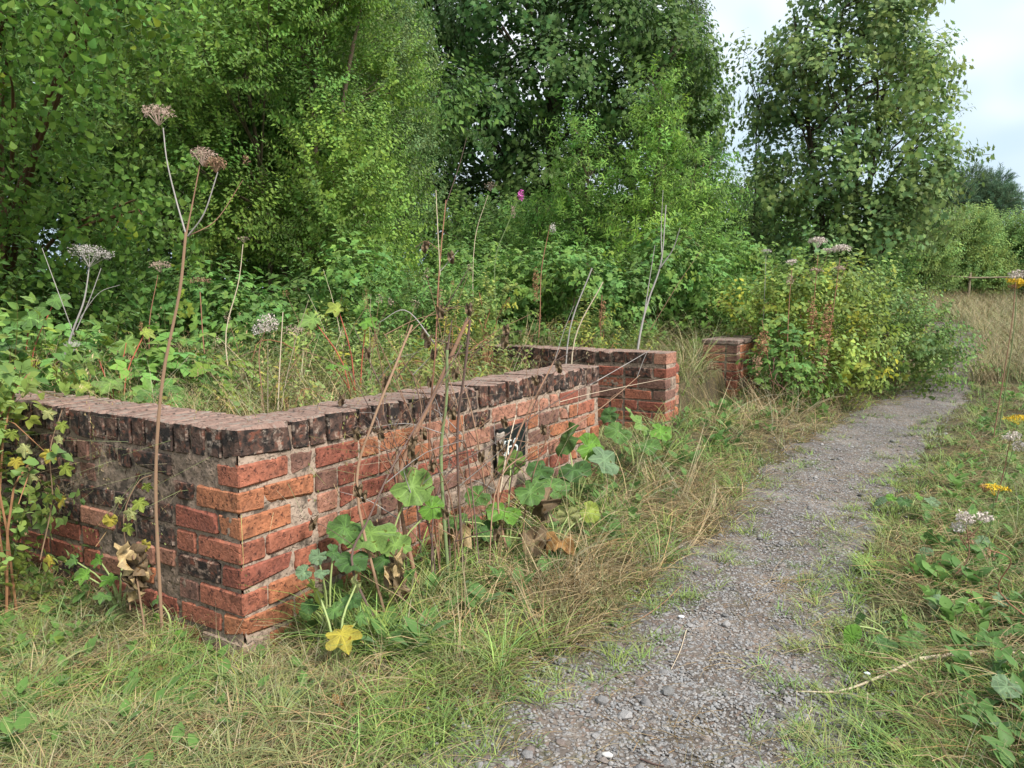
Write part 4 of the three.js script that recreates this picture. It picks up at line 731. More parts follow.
leafPlant('maple_seedling', 'single maple seedling on red stalks inside the enclosure', -.83, -4.15, [[[-1.056, 1.073, -4.1], .15, 'maple', 'light', .9], [[-0.933, 1.131, -4.15], .12, 'maple', 'lime', 1.1], [[-0.775, 1.057, -4.1], .12, 'maple', 'fresh', .5], [[-0.928, 0.837, -4], .09, 'maple', 'fresh', .8], [[-0.86, 0.827, -4], .07, 'maple', 'fresh', .8], [[-0.939, 0.693, -3.9], .08, 'maple', 'fresh', .8]], 'red', 'seedling');
leafPlant('maple_seedling', 'maple seedling with broad leaves rising behind the return wall by the forked stalk', -2.0, -3.85, [[[-1.955, 0.963, -3.9], .14, 'maple', 'light', .9], [[-1.88, 1.012, -3.95], .1, 'maple', 'lime', .6], [[-1.934, 0.782, -3.7], .17, 'maple', 'light', .6], [[-1.705, 0.746, -3.6], .17, 'maple', 'mid', .6], [[-2.051, 0.767, -3.7], .14, 'maple', 'lime', .6], [[-1.61, 0.765, -3.6], .1, 'maple', 'mid', .6], [[-2.075, 0.896, -3.85], .13, 'maple', 'light', .5]], 'red', 'seedling');
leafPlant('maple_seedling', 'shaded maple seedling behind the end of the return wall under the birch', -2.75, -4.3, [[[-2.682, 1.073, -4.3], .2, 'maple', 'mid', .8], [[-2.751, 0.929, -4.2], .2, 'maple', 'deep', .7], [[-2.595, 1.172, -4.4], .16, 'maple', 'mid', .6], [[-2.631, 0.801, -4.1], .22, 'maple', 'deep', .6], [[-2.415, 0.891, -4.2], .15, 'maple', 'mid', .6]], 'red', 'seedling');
leafPlant('nettle_plant', 'fresh green leafy weed at the foot of the return wall by the tall stalk', -1.43, -2.7, [[[-1.527, 0.225, -2.76], .07, 'maple', 'fresh', .7], [[-1.553, 0.186, -2.71], .08, 'maple', 'fresh', .7], [[-1.443, 0.186, -2.68], .08, 'maple', 'fresh', .6], [[-1.436, 0.255, -2.76], .07, 'maple', 'fresh', .7], [[-1.619, 0.225, -2.76], .07, 'maple', 'mid', .6], [[-1.437, 0.15, -2.61], .07, 'maple', 'mid', .6], [[-1.355, 0.205, -2.71], .07, 'maple', 'mid', .6]]);
leafPlant('nettle_plant', 'small fresh weed in the shade close to the wall corner', -1.2, -2.62, [[[-1.264, 0.041, -2.65], .08, 'maple', 'fresh', .7], [[-1.255, 0.012, -2.55], .06, 'maple', 'mid', .6], [[-1.156, 0.018, -2.5], .06, 'maple', 'fresh', .6], [[-1.07, 0.013, -2.4], .05, 'maple', 'mid', .6], [[-1.291, 0.095, -2.7], .06, 'maple', 'mid', .6], [[-1.149, 0.048, -2.55], .05, 'oval', 'fresh', .6]]);
{ // docks and broad weeds on the far verge of the path
  const spots = [[1.75, -2.35, 'dock with broad leaves at the picture edge above the fallen branch'], [1.45, -2.05, 'dock with broad leaves below the fallen branch'], [1.7, -2.75, 'broad leaved weed on the path verge below the thistle'], [2.0, -3.35, 'broad leaved weed beside the thistle stems'], [1.32, -2.55, 'broad leaved weed at the tip of the fallen branch'], [2.2, -4.15, 'blue green broad weed where the verge meets the path']];
  spots.forEach(([x, z, label], k) => { const o = gAt(x, z), lv = []; for (let i = 0; i < 7; i++) { const a = i * .9 + k, rr = R(.05, .13); lv.push([[x + Math.cos(a) * rr, o[1] + R(.03, .09), z + Math.sin(a) * rr], R(.06, .1), i % 3 ? 'heart' : 'oval', ['mid', 'deep', 'fresh', 'blue'][(i + k) % 4], R(.2, .7)]); } leafPlant('dock_plant', label, x, z, lv, 'green'); });
}
{ // yellowing vine on the return wall
  const vine = (label, base, pts, lv) => { const t = thing('vine', label, 'vine', base, 0), o = V(...base); part('stem', tube(pts.map(p => V(...p).sub(o)), .003, .0015, 16, 4), petioleMat.brown, t); lv.forEach(([p, s, tone, sh = 'maple'], i) => { const l = part('leaf', bigGeo[sh][i % 2], LM[tone], t); l.position.copy(V(...p).sub(o)); l.scale.setScalar(s); l.quaternion.copy(orient(V(R(-.6, .6), -1, R(-.1, .3)), V(R(-.4, .4), .45, 1))); }); };
  vine('thin vine with yellow leaves climbing the return wall next to the tall stalk', gAt(-1.28, -2.6), [[-1.344, 0.099, -2.6], [-1.356, 0.27, -2.63], [-1.371, 0.428, -2.65], [-1.317, 0.549, -2.67], [-1.283, 0.563, -2.69]], [[[-1.295, 0.486, -2.61], .065, 'lime'], [[-1.317, 0.453, -2.6], .06, 'pale'], [[-1.284, 0.536, -2.65], .045, 'lime'], [[-1.421, 0.41, -2.65], .05, 'yellow', 'heart'], [[-1.333, 0.403, -2.6], .06, 'lime'], [[-1.388, 0.489, -2.65], .04, 'pale'], [[-1.275, 0.335, -2.6], .045, 'yellow', 'heart']]);
  vine('trailing vine with pale yellow leaves over the far part of the return wall', gAt(-1.75, -2.8), [[-1.793, 0.2, -2.83], [-1.762, 0.42, -2.88], [-1.756, 0.615, -2.88], [-1.73, 0.761, -2.93]], [[[-1.704, 0.549, -2.88], .07, 'lime'], [[-1.754, 0.761, -2.88], .06, 'pale'], [[-1.704, 0.715, -2.88], .06, 'lime'], [[-1.715, 0.661, -2.88], .05, 'pale'], [[-1.727, 0.613, -2.83], .07, 'yellow'], [[-1.786, 0.646, -2.78], .07, 'pale'], [[-1.693, 0.441, -2.83], .07, 'yellow'], [[-1.746, 0.449, -2.83], .06, 'lime'], [[-1.83, 0.702, -2.78], .06, 'lime'], [[-1.776, 0.541, -2.78], .06, 'pale'], [[-1.823, 0.597, -2.78], .06, 'yellow'], [[-1.693, 0.243, -2.73], .06, 'yellow']]);
}
// wilted leaves hanging in brown bunches
function wilted(label, base, top, h) { const t = thing('wilted_leaf_bunch', label, 'dead leaves', base, 0), o = V(...base), tp = V(...top).sub(o); part('stem', tube([[0, -.03, 0], tp.clone().multiplyScalar(.5), tp], .004, .003, 5, 5), petioleMat.brown, t); for (let i = 0; i < 7; i++) { const l = part('leaf', bigGeo.curl[i % 2], i % 3 ? LM.wilt : LM.tan, t); l.position.copy(tp).add(V(R(-.02, .02), -h * (i / 7), R(-.02, .02))); l.scale.set(R(.04, .07), R(.10, .14), R(.06, .1)); l.quaternion.copy(orient(V(R(-.25, .25), -1, R(-.2, .2)), V(R(-1, 1), .1, R(-.2, 1)))); } }
wilted('shrivelled brown leaves hanging against the return wall', gAt(-1.27, -2.56), [-1.312, 0.306, -2.58], .13);
wilted('shrivelled dark leaves hanging in front of the long wall near the corner', gAt(-.38, -2.6), [-0.408, 0.274, -2.62], .13);

// ---------- dead stalks and seed heads ----------
const stalkMat = { stem: [.27, .165, .10], brown: [.25, .14, .085], dark: [.12, .075, .06], pale: [.52, .42, .30], grey: [.34, .31, .29], red: [.27, .13, .075], green: [.16, .21, .085] }; for (const k in stalkMat) stalkMat[k] = new THREE.MeshStandardMaterial({ color: rgb(...stalkMat[k]), roughness: .85, bumpMap: barkMap, bumpScale: .0015 });
const fluffMat = c => new THREE.MeshStandardMaterial({ color: rgb(...c), roughness: 1, side: THREE.DoubleSide });
const FL = { beige: fluffMat([.40, .29, .23]), white: fluffMat([.55, .47, .42]), brown: fluffMat([.30, .18, .11]), rust: fluffMat([.30, .155, .08]), pink: fluffMat([.58, .13, .42]), yellow: fluffMat([.62, .42, .03]), grey: fluffMat([.42, .38, .35]) };
function fluff(n, rx, ry, size, seed, umbel) { // many little flakes, a dome on rays when umbel
  const rnd = mulberry(seed), pos = [], idx = [];
  if (umbel) for (let k = 0; k < 16; k++) { const a = k * 2.4, r = Math.sqrt((k + .5) / 16) * rx, x = Math.cos(a) * r, z = Math.sin(a) * r, y = ry * (1 - (r / rx) ** 2 * .5), o = pos.length / 3, w = .0012; pos.push(-w, -rx * .5, 0, w, -rx * .5, 0, x + w, y, z, x - w, y, z); idx.push(o, o + 1, o + 2, o, o + 2, o + 3); }
  for (let i = 0; i < n; i++) {
    let x, y, z; if (umbel) { const k = Math.floor(rnd() * 16), a = k * 2.4, r = Math.sqrt((k + .5) / 16) * rx; x = Math.cos(a) * r + (rnd() - .5) * rx * .4; z = Math.sin(a) * r + (rnd() - .5) * rx * .4; y = ry * (1 - (r / rx) ** 2 * .5) + (rnd() - .5) * ry * .8; } else { const t = rnd() * 6.283, c = rnd() * 2 - 1, s = Math.sqrt(1 - c * c), q = Math.cbrt(rnd()); x = Math.cos(t) * s * rx * q; z = Math.sin(t) * s * rx * q; y = c * ry * q; }
    const o = pos.length / 3, d = () => (rnd() - .5) * 2 * size; pos.push(x, y, z, x + d(), y + d(), z + d(), x + d(), y + d(), z + d()); idx.push(o, o + 1, o + 2);
  }
  return geoFrom(pos, idx);
}
let fs = 900;
// stems: [points, r0, r1, tone]; heads: [point, rx, ry, tone, umbel, n]
function stalk(name, label, x, z, stems, heads = [], category = 'dead stalk') {
  const b = gAt(x, z), t = thing(name, label, category, b, 0), o = V(...b);
  let main; stems.forEach(([pts, r0, r1, tone], i) => { const q = pts.map(p => V(...p).sub(o)); if (i === 0) q.unshift(V(0, -.04, 0)); const w = q.map((p, k) => k && k < q.length - 1 ? p.clone().add(V(R(-.006, .006), 0, R(-.006, .006))) : p); const mm = part(i ? 'branch' : 'stem', tube(w, r0, r1, 4 * q.length, 6, .15, i + x), stalkMat[tone], i ? main : t); if (!i) main = mm; });
  if (name === 'knotweed_stem') { const q = stems[0][0].map(p => V(...p).sub(o)), n = 3 + Math.floor(R(0, 4)); for (let k = 0; k < n; k++) { const i = Math.floor(R(0, q.length - 1)), st = q[i].clone().lerp(q[i + 1], rand()), d = V(R(-1, 1), R(.1, 1), R(-.2, .5)).normalize(), L = R(.1, .34); part('branch', tube([st, st.clone().addScaledVector(d, L * .5).add(V(R(-.02, .02), R(-.01, .03), 0)), st.clone().addScaledVector(d, L).add(V(0, R(-.06, .02), 0))], R(.0014, .0024), .0007, 6, 4), stalkMat[['dark', 'brown', 'stem', 'grey'][k % 4]], main); if (rand() < .3) { const m = part('leaf', bigGeo.curl[k % 2], LM.wilt, main); m.position.copy(st).addScaledVector(d, L * .6); m.scale.set(.03, .06, .05); m.quaternion.copy(orient(V(R(-.3, .3), -1, 0), V(0, .1, 1))); } } }
  heads.forEach(([p, rx, ry, tone, um = true, n = 260, sz = .006]) => { const m = part('seed_head', fluff(n, rx, ry, sz, fs++, um), FL[tone], main); m.position.copy(V(...p).sub(o)); m.rotation.set(R(-.2, .2), R(0, 6), R(-.2, .2)); });
  return t;
}
stalk('hogweed_stalk', 'tall forked brown hogweed stalk with three seed heads in front of the return wall', -1.235, -2.6, [[[[-1.224, 0.566, -2.6], [-1.181, 0.914, -2.59], [-1.111, 1.216, -2.58], [-1.075, 1.406, -2.58]], .0065, .0045, 'stem'], [[[-1.075, 1.397, -2.58], [-1.109, 1.51, -2.58], [-1.122, 1.637, -2.58], [-1.133, 1.739, -2.58]], .003, .0018, 'grey'], [[[-1.075, 1.397, -2.58], [-1.051, 1.511, -2.59], [-1.027, 1.625, -2.6]], .003, .0018, 'brown'], [[[-1.069, 1.393, -2.58], [-1.005, 1.459, -2.56], [-0.95, 1.595, -2.55]], .003, .0018, 'grey'], [[[-1.069, 1.393, -2.58], [-0.992, 1.441, -2.61], [-0.901, 1.582, -2.64]], .002, .001, 'brown']], [[[-1.148, 1.77, -2.58], .05, .03, 'beige', true, 520], [[-1.016, 1.641, -2.6], .042, .028, 'beige', true, 460], [[-0.956, 1.607, -2.55], .032, .025, 'brown', true, 300], [[-0.888, 1.648, -2.64], .012, .02, 'brown', false, 60]]);
stalk('hogweed_stalk', 'grey hogweed with broad pale seed head behind the return wall end', -2.6, -4.1, [[[[-2.3, 1.017, -4.05], [-2.237, 1.174, -4.05], [-2.194, 1.37, -4.05]], .006, .003, 'grey'], [[[-2.289, 1.017, -4.05], [-2.206, 1.174, -4.05], [-2.138, 1.339, -4.05]], .003, .002, 'grey'], [[[-2.302, 0.991, -4.05], [-2.323, 1.174, -4], [-2.408, 1.439, -4]], .003, .0015, 'grey'], [[[-2.264, 1.08, -4.05], [-2.151, 1.215, -4.05], [-2.045, 1.252, -4.05]], .002, .001, 'grey']], [[[-2.192, 1.391, -4.05], .10, .045, 'grey', true, 900], [[-2.311, 0.923, -4.05], .04, .03, 'grey', true, 160]]);
stalk('hogweed_stalk', 'thin hogweed behind the forked stalk carrying a small brown head', -2.1, -4.5, [[[[-2.112, 0.997, -4.5], [-2.049, 1.315, -4.5]], .004, .002, 'red']], [[[-2.035, 1.355, -4.5], .055, .03, 'beige', true, 360]]);
stalk('hogweed_stalk', 'reddish hogweed with drooping brown head in front of the dark willow', -1.75, -4.6, [[[[-1.833, 0.813, -4.6], [-1.85, 1.218, -4.6]], .005, .003, 'red']], [[[-1.848, 1.265, -4.6], .06, .03, 'brown', true, 260]]);
stalk('hogweed_stalk', 'slender upright stalk with an open bare umbel before the willow', -1.55, -4.4, [[[[-1.634, 0.944, -4.4], [-1.552, 1.284, -4.4], [-1.515, 1.485, -4.4]], .004, .0022, 'pale']], [[[-1.509, 1.507, -4.4], .035, .015, 'pale' in FL ? 'beige' : 'beige', true, 40]]);
stalk('thistle_stalk', 'fluffy white thistle head on a brown stem just inside the wall corner', -1.16, -3.6, [[[[-1.179, 0.708, -3.6], [-1.189, 0.944, -3.6], [-1.148, 1.047, -3.6]], .004, .002, 'brown']], [[[-1.138, 1.07, -3.6], .05, .045, 'white', false, 420, .008], [[-1.186, 1.038, -3.6], .03, .03, 'grey', false, 160, .008]]);
stalk('bare_stick', 'pale straight bare stick standing inside the wall corner', -1.08, -3.45, [[[[-1.056, 0.774, -3.45], [-1.022, 1.125, -3.45]], .0035, .002, 'pale']]);
stalk('thistle_stalk', 'brown thistle head beside the white fluffy one', -.95, -4.3, [[[[-1.211, 0.782, -4.3], [-1.216, 0.978, -4.3]], .004, .002, 'brown']], [[[-1.215, 1.006, -4.3], .06, .03, 'beige', false, 260, .007], [[-1.127, 0.984, -4.3], .03, .02, 'brown', false, 100]]);
stalk('knotweed_stem', 'thick brown leaning dead stem with a cut end before the long wall', -.34, -2.85, [[[[-0.438, 0.489, -2.95], [-0.32, 0.783, -3.05], [-0.177, 1.108, -3.1]], .0085, .0075, 'brown']]);
stalk('knotweed_stem', 'dark upright dead stem meeting the leaning one at its cut end', -.2, -3.1, [[[[-0.224, 0.644, -3.15], [-0.191, 0.897, -3.12], [-0.17, 1.1, -3.12]], .006, .005, 'dark']]);
stalk('knotweed_stem', 'tall thin reddish stem with side twigs rising above the long wall', -.29, -3.05, [[[[-0.335, 0.611, -3.1], [-0.311, 0.976, -3.15], [-0.296, 1.302, -3.2], [-0.273, 1.59, -3.25]], .005, .002, 'red'], [[[-0.307, 1.098, -3.16], [-0.228, 1.212, -3.1], [-0.159, 1.33, -3.1]], .003, .001, 'dark'], [[[-0.312, 0.996, -3.16], [-0.443, 1.138, -3.2], [-0.547, 1.089, -3.2]], .003, .001, 'grey'], [[[-0.296, 1.282, -3.2], [-0.303, 1.464, -3.2], [-0.314, 1.63, -3.25]], .002, .001, 'pale']], [[[-0.296, 1.18, -3.18], .012, .05, 'brown', false, 90, .006]]);
stalk('knotweed_stem', 'green ribbed stem standing between the brown ones', -.25, -2.98, [[[[-0.286, 0.58, -3.05], [-0.268, 0.783, -3.05], [-0.26, 0.981, -3.08]], .0075, .006, 'green'], [[[-0.26, 0.973, -3.08], [-0.241, 1.1, -3.1]], .004, .002, 'dark']]);
stalk('knotweed_stem', 'dull flattened stem leaning on the coping nearest the corner', -.42, -2.6, [[[[-0.555, 0.537, -2.72], [-0.501, 0.746, -2.78], [-0.446, 0.916, -2.85], [-0.382, 1.086, -2.95]],   .0055, .004, 'stem']]);
stalk('knotweed_stem', 'long dark twig slanting past the black sign to the wall end', -.3, -2.75, [[[[-0.296, 0.419, -3.1], [-0.055, 0.535, -3.5], [0.245, 0.667, -3.9], [0.528, 0.748, -4.3]], .004, .0025, 'dark'], [[[0.428, 0.709, -4.2], [0.661, 0.827, -4.3], [0.79, 0.887, -4.4]], .0025, .001, 'grey'], [[[0.245, 0.657, -3.9], [0.378, 0.686, -3.95], [0.876, 0.737, -4.3]], .002, .001, 'pale']]);
stalk('knotweed_stem', 'pale straw stem slanting low across the wall below the sign', -.1, -3.0, [[[[-0.052, 0.405, -3.3], [0.157, 0.492, -3.6], [0.462, 0.611, -4], [0.735, 0.743, -4.4]], .0035, .002, 'stem']]);
stalk('knotweed_stem', 'crossed brown stem in front of the black sign', 0, -3.25, [[[[-0.062, 0.315, -3.35], [0.014, 0.545, -3.45], [0.107, 0.715, -3.55], [0.231, 0.937, -3.7]], .0055, .003, 'brown'], [[[-0.054, 0.326, -3.36], [-0.018, 0.509, -3.4], [0.018, 0.652, -3.5]], .004, .002, 'pale']]);
stalk('knotweed_stem', 'curved dark stem leaning left from the foot of the long wall', -.42, -2.55, [[[[-0.558, 0.281, -2.6], [-0.509, 0.41, -2.65], [-0.437, 0.567, -2.75], [-0.351, 0.727, -2.9], [-0.198, 1.003, -3.05]], .005, .0022, 'dark']]);
stalk('knotweed_stem', 'thin arching twig crossing the stems at the wall middle', -.12, -3.0, [[[[-0.173, 0.444, -3.1], [-0.204, 0.611, -3.1], [-0.285, 0.57, -3], [-0.399, 0.384, -2.8]], .003, .0015, 'dark']]);
for (let k = 0; k < 18; k++) { // tangle of thin dead stems along the middle of the long wall
  const [x, z] = fromWall(R(.5, 1.35), -R(.08, .32)), y = groundY(x, z), h = R(.45, 1.05), dx = R(-.35, .3), dz = R(-.25, .25), q = s => [x + dx * s * s + R(-.01, .01), y + h * s, z + dz * s * s];
  const t = stalk('knotweed_stem', 'thin dark dead stem in the tangle before the middle of the long wall', x, z, [[[q(.35), q(.7), q(1)], R(.0025, .005), .0014, ['dark', 'brown', 'stem'][k % 3]]]); t.userData.group = 'tangle of dead stems';
}
for (let k = 0; k < 26; k++) { // dry stems in the enclosure
  const [x, z] = fromWall(R(.4, 3.4), R(.35, 2.2)), y = groundY(x, z), h = R(.5, 1.0), dx = R(-.25, .25), dz = R(-.2, .2), q = s => [x + dx * s * s, y + h * s, z + dz * s * s];
  const t = stalk('dry_weed_stem', 'thin dry weed stem standing in the rough grass of the enclosure', x, z, [[[q(.4), q(.75), q(1)], R(.002, .0035), .001, ['pale', 'brown', 'stem'][k % 3]], [[q(.6), [x + dx * .5 + R(-.1, .1), y + h * .8, z + R(-.05, .05)]], .0015, .0008, 'brown']], k % 3 ? [[q(1), R(.012, .03), R(.02, .05), k % 2 ? 'beige' : 'rust', false, 70, .006]] : []); t.userData.group = 'dry stems in the enclosure';
}
stalk('dead_sapling', 'dead grey forked sapling behind the cross wall', 1.05, -6.6, [[[[1.096, 0.86, -6.6], [1.159, 1.158, -6.6], [1.254, 1.452, -6.6], [1.294, 1.951, -6.6]], .012, .004, 'grey'], [[[1.255, 1.427, -6.6], [1.351, 1.575, -6.55], [1.395, 1.752, -6.5]], .006, .003, 'grey'], [[[1.127, 1.03, -6.6], [1.172, 1.326, -6.6], [1.208, 1.62, -6.6]], .005, .002, 'grey'], [[[1.27, 1.494, -6.6], [1.275, 1.752, -6.7], [1.285, 2.087, -6.7]], .004, .002, 'grey'], [[[1.181, 0.902, -6.6], [1.427, 1.326, -6.6], [1.631, 1.62, -6.6]], .003, .001, 'brown']]);
stalk('bare_stick', 'leaning grey stick behind the long wall, shorter of the two', .42, -6.1, [[[[0.459, 0.925, -6.1], [0.627, 1.41, -6.1]], .006, .005, 'grey']]);
stalk('bare_stick', 'leaning tan stick behind the long wall, crossing behind the shorter one', .48, -6.0, [[[[0.491, 0.852, -6], [0.703, 1.3, -6]], .006, .004, 'pale']]);
stalk('dock_stalk', 'rusty dock spike in front of the bramble bank', .2, -6.9, [[[[0.25, 0.978, -6.9], [0.257, 1.42, -6.9], [0.335, 1.812, -6.9]], .006, .003, 'red']], [[[0.213, 1.288, -6.9], .03, .17, 'rust', false, 380, .012], [[0.361, 1.786, -6.9], .03, .05, 'grey', false, 120, .012]]);
stalk('dock_stalk', 'reddish dock spike standing behind the cross wall coping', .85, -6.8, [[[[0.785, 0.849, -6.8], [0.789, 1.2, -6.8]], .005, .003, 'red']], [[[0.792, 1.025, -6.8], .03, .14, 'rust', false, 220, .012]]);
stalk('willowherb_stem', 'slanting willowherb spike tipped with purple flowers before the dark sycamore', -.1, -7.6, [[[[-0.166, 1.539, -7.6], [-0.039, 1.874, -7.6], [0.097, 2.188, -7.6]], .005, .003, 'green']], [[[0.087, 2.159, -7.6], .03, .06, 'pink', false, 200, .014], [[0.01, 1.998, -7.6], .022, .07, 'beige', false, 120, .01]], 'wildflower');
stalk('hogweed_stalk', 'open bare umbel leaning beside the purple flower spike', -.35, -7.2, [[[[-0.341, 1.703, -7.2], [-0.22, 2.109, -7.2]], .004, .002, 'pale']], [[[-0.201, 2.172, -7.2], .06, .04, 'beige', true, 60, .008]]);
stalk('agrimony_stalk', 'tall dry agrimony with fluffy pinkish head rising highest out of the path bush', 2.95, -7.45, [[[[2.861, 0.378, -7.45], [2.893, 0.96, -7.45], [2.923, 1.579, -7.45]], .007, .003, 'red'], [[[2.913, 1.39, -7.45], [2.992, 1.532, -7.45], [3.016, 1.627, -7.45]], .003, .0015, 'brown'], [[[2.907, 1.295, -7.45], [2.815, 1.419, -7.45]], .003, .0015, 'brown']], [[[2.918, 1.683, -7.45], .08, .05, 'white', true, 700, .012], [[3.026, 1.617, -7.45], .05, .02, 'white', true, 200, .01], [[2.911, 1.419, -7.45], .06, .03, 'beige', true, 200, .01], [[2.893, 0.96, -7.45], .05, .24, 'rust', false, 200, .02]]);
stalk('agrimony_stalk', 'dry agrimony with pale head and brown hanging leaves beside the highest one', 3.05, -7.35, [[[[2.981, 0.292, -7.35], [3.045, 0.963, -7.35], [3.093, 1.546, -7.35]], .007, .003, 'red'], [[[3.069, 1.247, -7.35], [3.17, 1.509, -7.35]], .003, .0015, 'brown']], [[[3.099, 1.602, -7.35], .075, .05, 'white', true, 700, .012], [[3.089, 1.434, -7.35], .05, .03, 'beige', true, 200, .01], [[3.002, 0.868, -7.35], .06, .3, 'rust', false, 420, .02], [[2.93, 0.538, -7.3], .08, .2, 'brown', false, 300, .02]]);
stalk('agrimony_stalk', 'short dry agrimony with a small white head left of the tall pair', 2.65, -7.4, [[[[2.642, 0.77, -7.4], [2.655, 1.152, -7.4], [2.662, 1.455, -7.4]], .006, .003, 'red']], [[[2.66, 1.502, -7.4], .05, .025, 'white', true, 240, .01], [[2.648, 1.342, -7.4], .035, .06, 'beige', false, 120, .012]]);
stalk('agrimony_stalk', 'thin grey agrimony with faded head against the maple foliage', 2.55, -7.9, [[[[2.567, 0.946, -7.9], [2.573, 1.602, -7.9]], .005, .002, 'grey']], [[[2.582, 1.632, -7.9], .05, .02, 'grey', true, 160, .01]]);
stalk('dock_stalk', 'rust brown dead leaf stem at the foot of the path bush by the pier', 2.5, -7.1, [[[[2.367, 0.603, -7.1], [2.321, 0.834, -7.1], [2.298, 0.972, -7.1]], .005, .003, 'red']], [[[2.316, 0.742, -7.1], .06, .14, 'rust', false, 260, .022], [[2.251, 0.561, -7.05], .05, .1, 'brown', false, 160, .02]]);
// flowers and thistles on the verge
stalk('ragwort_plant', 'ragwort with a bright yellow flower cluster above the thistle', 1.98, -3.3, [[[[2.076, 0.186, -3.25], [2.054, 0.355, -3.2]], .003, .002, 'green']], [[[2.053, 0.377, -3.2], .05, .016, 'yellow', true, 300, .008], [[2.023, 0.376, -3.22], .03, .012, 'rust', true, 80, .007]], 'wildflower');
stalk('ragwort_plant', 'ragwort with yellow flowers at the picture edge halfway down the verge', 2.9, -4.5, [[[[2.937, 0.295, -4.45], [2.922, 0.453, -4.4]], .003, .002, 'green']], [[[2.926, 0.482, -4.4], .06, .02, 'yellow', true, 260, .01]], 'wildflower');
stalk('ragwort_plant', 'tall ragwort with yellow flowers at the picture edge near the horizon', 3.9, -6.1, [[[[3.905, 0.929, -6], [3.902, 1.277, -6]], .005, .003, 'green']], [[[3.909, 1.284, -6], .08, .03, 'yellow', true, 300, .014], [[3.865, 1.254, -6], .03, .02, 'rust', true, 80, .012]], 'wildflower');
stalk('thistle_stalk', 'seeding thistle with white down in the grass at the picture edge', 1.72, -3.0, [[[[1.824, 0.147, -2.98], [1.788, 0.312, -2.95]], .004, .002, 'brown'], [[[1.809, 0.232, -2.97], [1.862, 0.32, -2.95]], .003, .0015, 'brown'], [[[1.811, 0.2, -2.97], [1.746, 0.288, -2.95]], .003, .0015, 'brown']], [[[1.786, 0.328, -2.95], .035, .025, 'white', false, 320, .008], [[1.861, 0.332, -2.95], .03, .02, 'white', false, 240, .008], [[1.757, 0.292, -2.95], .025, .02, 'grey', false, 160, .008], [[1.806, 0.244, -2.96], .03, .03, 'brown', false, 140, .008]]);
stalk('thistle_stalk', 'seeding thistle with white down below the farther ragwort', 2.62, -4.1, [[[[2.644, 0.268, -4.05], [2.626, 0.44, -4]], .004, .002, 'brown']], [[[2.635, 0.462, -4], .05, .025, 'white', false, 260, .009], [[2.681, 0.408, -4], .04, .03, 'grey', false, 200, .009]]);
stalk('thistle_stalk', 'tall thistle with white down beside the tall ragwort', 3.8, -6.0, [[[[3.851, 1.009, -5.95], [3.858, 1.329, -5.95]], .005, .003, 'brown']], [[[3.864, 1.359, -5.95], .06, .035, 'white', false, 260, .012]]);
stalk('curly_dock_stalk', 'bent dry dock stem with seeds arching out of the verge grass', 1.95, -2.55, [[[[1.678, 0.192, -2.55], [1.678, 0.316, -2.5], [1.585, 0.358, -2.5]], .003, .0015, 'red']], [[[1.602, 0.344, -2.5], .02, .03, 'brown', false, 80]]);
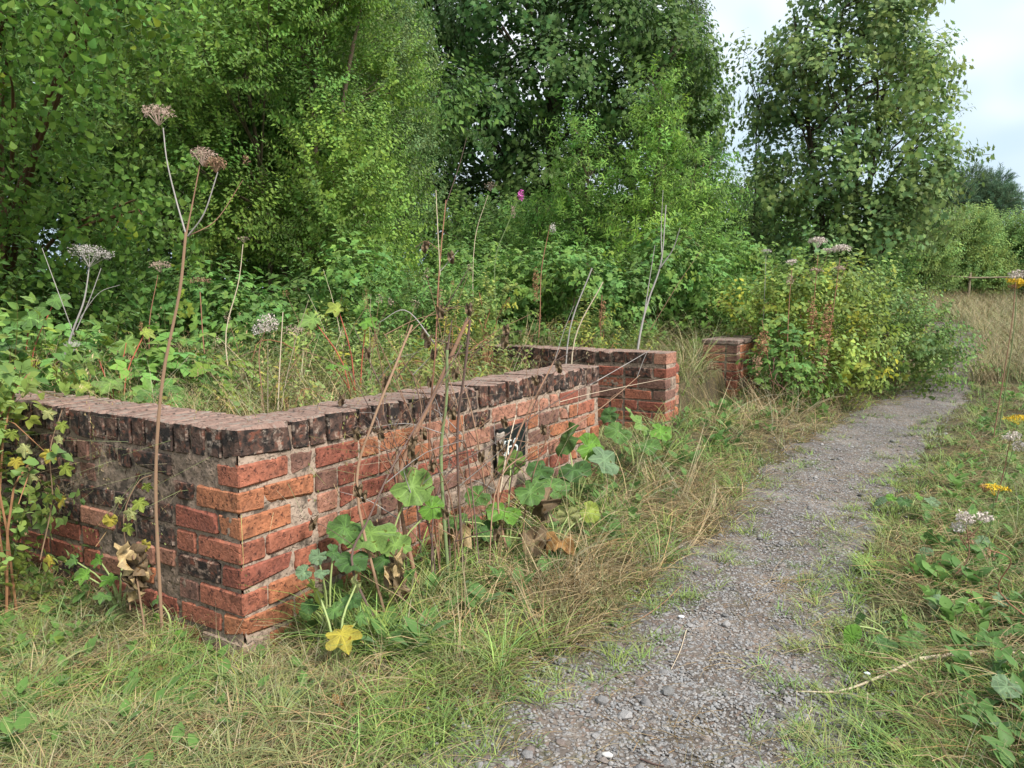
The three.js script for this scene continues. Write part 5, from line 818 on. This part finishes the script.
// ---------- fallen branch, twigs, leaves, chips on the path ----------
{
  const base = gAt(1.25, -2.35), o = V(...base), b = thing('fallen_branch', 'bare forked branch lying from the verge onto the path', 'branch', base, 0);
  const lift = (p, h) => { const y = groundY(p[0], p[2]); return V(p[0], y + h, p[2]).sub(o); };
  part('stem', tube([lift([1.701, 0, -2.359], .045), lift([1.507, 0, -2.359], .04), lift([1.295, 0, -2.352], .035)], .0085, .007, 8, 7, .15, 3), stalkMat.pale, b);
  part('fork', tube([lift([1.298, 0, -2.352], .035), lift([1.149, 0, -2.281], .03), lift([1.003, 0, -2.232], .02), lift([0.871, 0, -2.238], .016)], .006, .0022, 10, 6, .2, 5), stalkMat.pale, b);
  part('fork', tube([lift([1.298, 0, -2.352], .035), lift([1.195, 0, -2.413], .03), lift([1.056, 0, -2.537], .02)], .004, .0015, 8, 5, .2, 7), stalkMat.brown, b);
  const tw = (label, pts, r, tone = 'pale') => { const c = gAt(pts[0][0], pts[0][2]), m = thing('twig', label, 'twig', c, 0); part('stem', tube(pts.map(p => V(p[0], groundY(p[0], p[2]) + r + .016, p[2]).sub(V(...c))), r, r * .6, 8, 5, .2, pts[0][0]), stalkMat[tone], m); };
  tw('short pale curved twig below the fork of the fallen branch', [[1.075, 0, -2.208], [1.025, 0, -2.107], [0.959, 0, -2.009]], .0035);
  tw('straight thin twig running from the pale curved twig into the grass', [[1.077, 0, -2.22], [1.088, 0, -2.129], [1.092, 0, -2.044]], .0025);
  tw('thin straw twig lying on the gravel below the branch tip', [[0.882, 0, -2.14], [0.816, 0, -2.034], [0.762, 0, -1.942]], .002);
  tw('thin light twig lying in the middle of the path', [[0.624, 0, -2.64], [0.572, 0, -2.499], [0.515, 0, -2.372]], .002);
  tw('brown twig lying across the straw at the path edge', [[0.696, 0, -3.036], [0.568, 0, -2.834], [0.473, 0, -2.725], [0.356, 0, -2.624]], .003, 'brown');
  tw('dark twig at the near end of the path', [[0.334, 0, -1.884], [0.361, 0, -1.862], [0.39, 0, -1.85]], .003, 'dark');
  const fallen = (label, p, s, tone, shape) => { const y = groundY(p[0], p[2]), m = new THREE.Mesh(bigGeo[shape][0], LM[tone]); m.name = numbered('fallen_leaf'); m.position.set(p[0], y + .03, p[2]); m.scale.setScalar(s); m.quaternion.copy(orient(V(R(-1, 1), .05, R(-1, 1)), V(R(-.2, .2), 1, R(0, .3)))); m.userData = { label, category: 'leaf' }; scene.add(m); };
  fallen('tan lobed fallen leaf on the verge at the bottom edge', [1.026, 0, -1.911], .055, 'tan', 'maple');
  fallen('rust brown fallen leaf in the grass below the wall corner', [-0.489, 0, -2.065], .045, 'rust', 'curl');
  fallen('tan fallen leaf in the straw near the bottom edge', [-0.857, 0, -1.956], .045, 'tan', 'curl');
  fallen('orange brown fallen leaf beside the weed by the wall corner', [-1.1, 0, -2.319], .035, 'rust', 'curl');
  fallen('brown curled fallen leaf beside the dark wilted bunch', [-0.544, 0, -2.463], .06, 'wilt', 'curl');
  const chip = (label, p, s, c) => { const m = new THREE.Mesh(stoneGeo(3, .5, 1), new THREE.MeshStandardMaterial({ color: rgb(...c), roughness: .7 })); m.name = numbered('pale_pebble'); m.position.set(p[0], groundY(p[0], p[2]) + .022, p[2]); m.scale.setScalar(s); m.userData = { label, category: 'pebble' }; scene.add(m); };
  chip('small white pebble on the path beside the thin light twig', [0.626, 0, -2.734], .010, [.7, .72, .75]);
  chip('bluish white pebble in the grass beside the fallen branch', [1.128, 0, -2.326], .009, [.62, .7, .74]);
  chip('light flat pebble at the near end of the path', [0.249, 0, -1.893], .013, [.5, .48, .45]);
}
{
  const wood = new THREE.MeshStandardMaterial({ map: barkMap, color: rgb(1.5, 1.6, 1.65), roughness: .9, bumpMap: barkMap, bumpScale: .004 });
  const f = thing('rail_fence', 'weathered grey rail fence across the rough grass at the far end', 'fence', gAt(18.0, -29.5), 0);
  const y0 = f.position.y;
  for (let i = 0; i < 4; i++) { const x = -3.2 + i * 2.4, z = .3 * i, gy = groundY(18 + x, -29.5 + z) - y0; part('post', tube([[x, gy - .2, z], [x, gy + .6, z], [x + .01, gy + 1.25, z]], .05, .045, 3, 7), wood, f); if (i < 3) for (const hh of [1.05]) { const gy2 = groundY(18 + x + 2.4, -29.5 + z + .3) - y0; part('rail', tube([[x - .1, gy + hh, z + .07], [x + 1.2, (gy + gy2) / 2 + hh - .02, z + .22], [x + 2.5, gy2 + hh, z + .37]], .032, .03, 4, 6), wood, f); } }
}

scene.traverse(o => { if (o.isMesh) { o.castShadow = true; o.receiveShadow = true; } });
renderer.render(scene, camera);
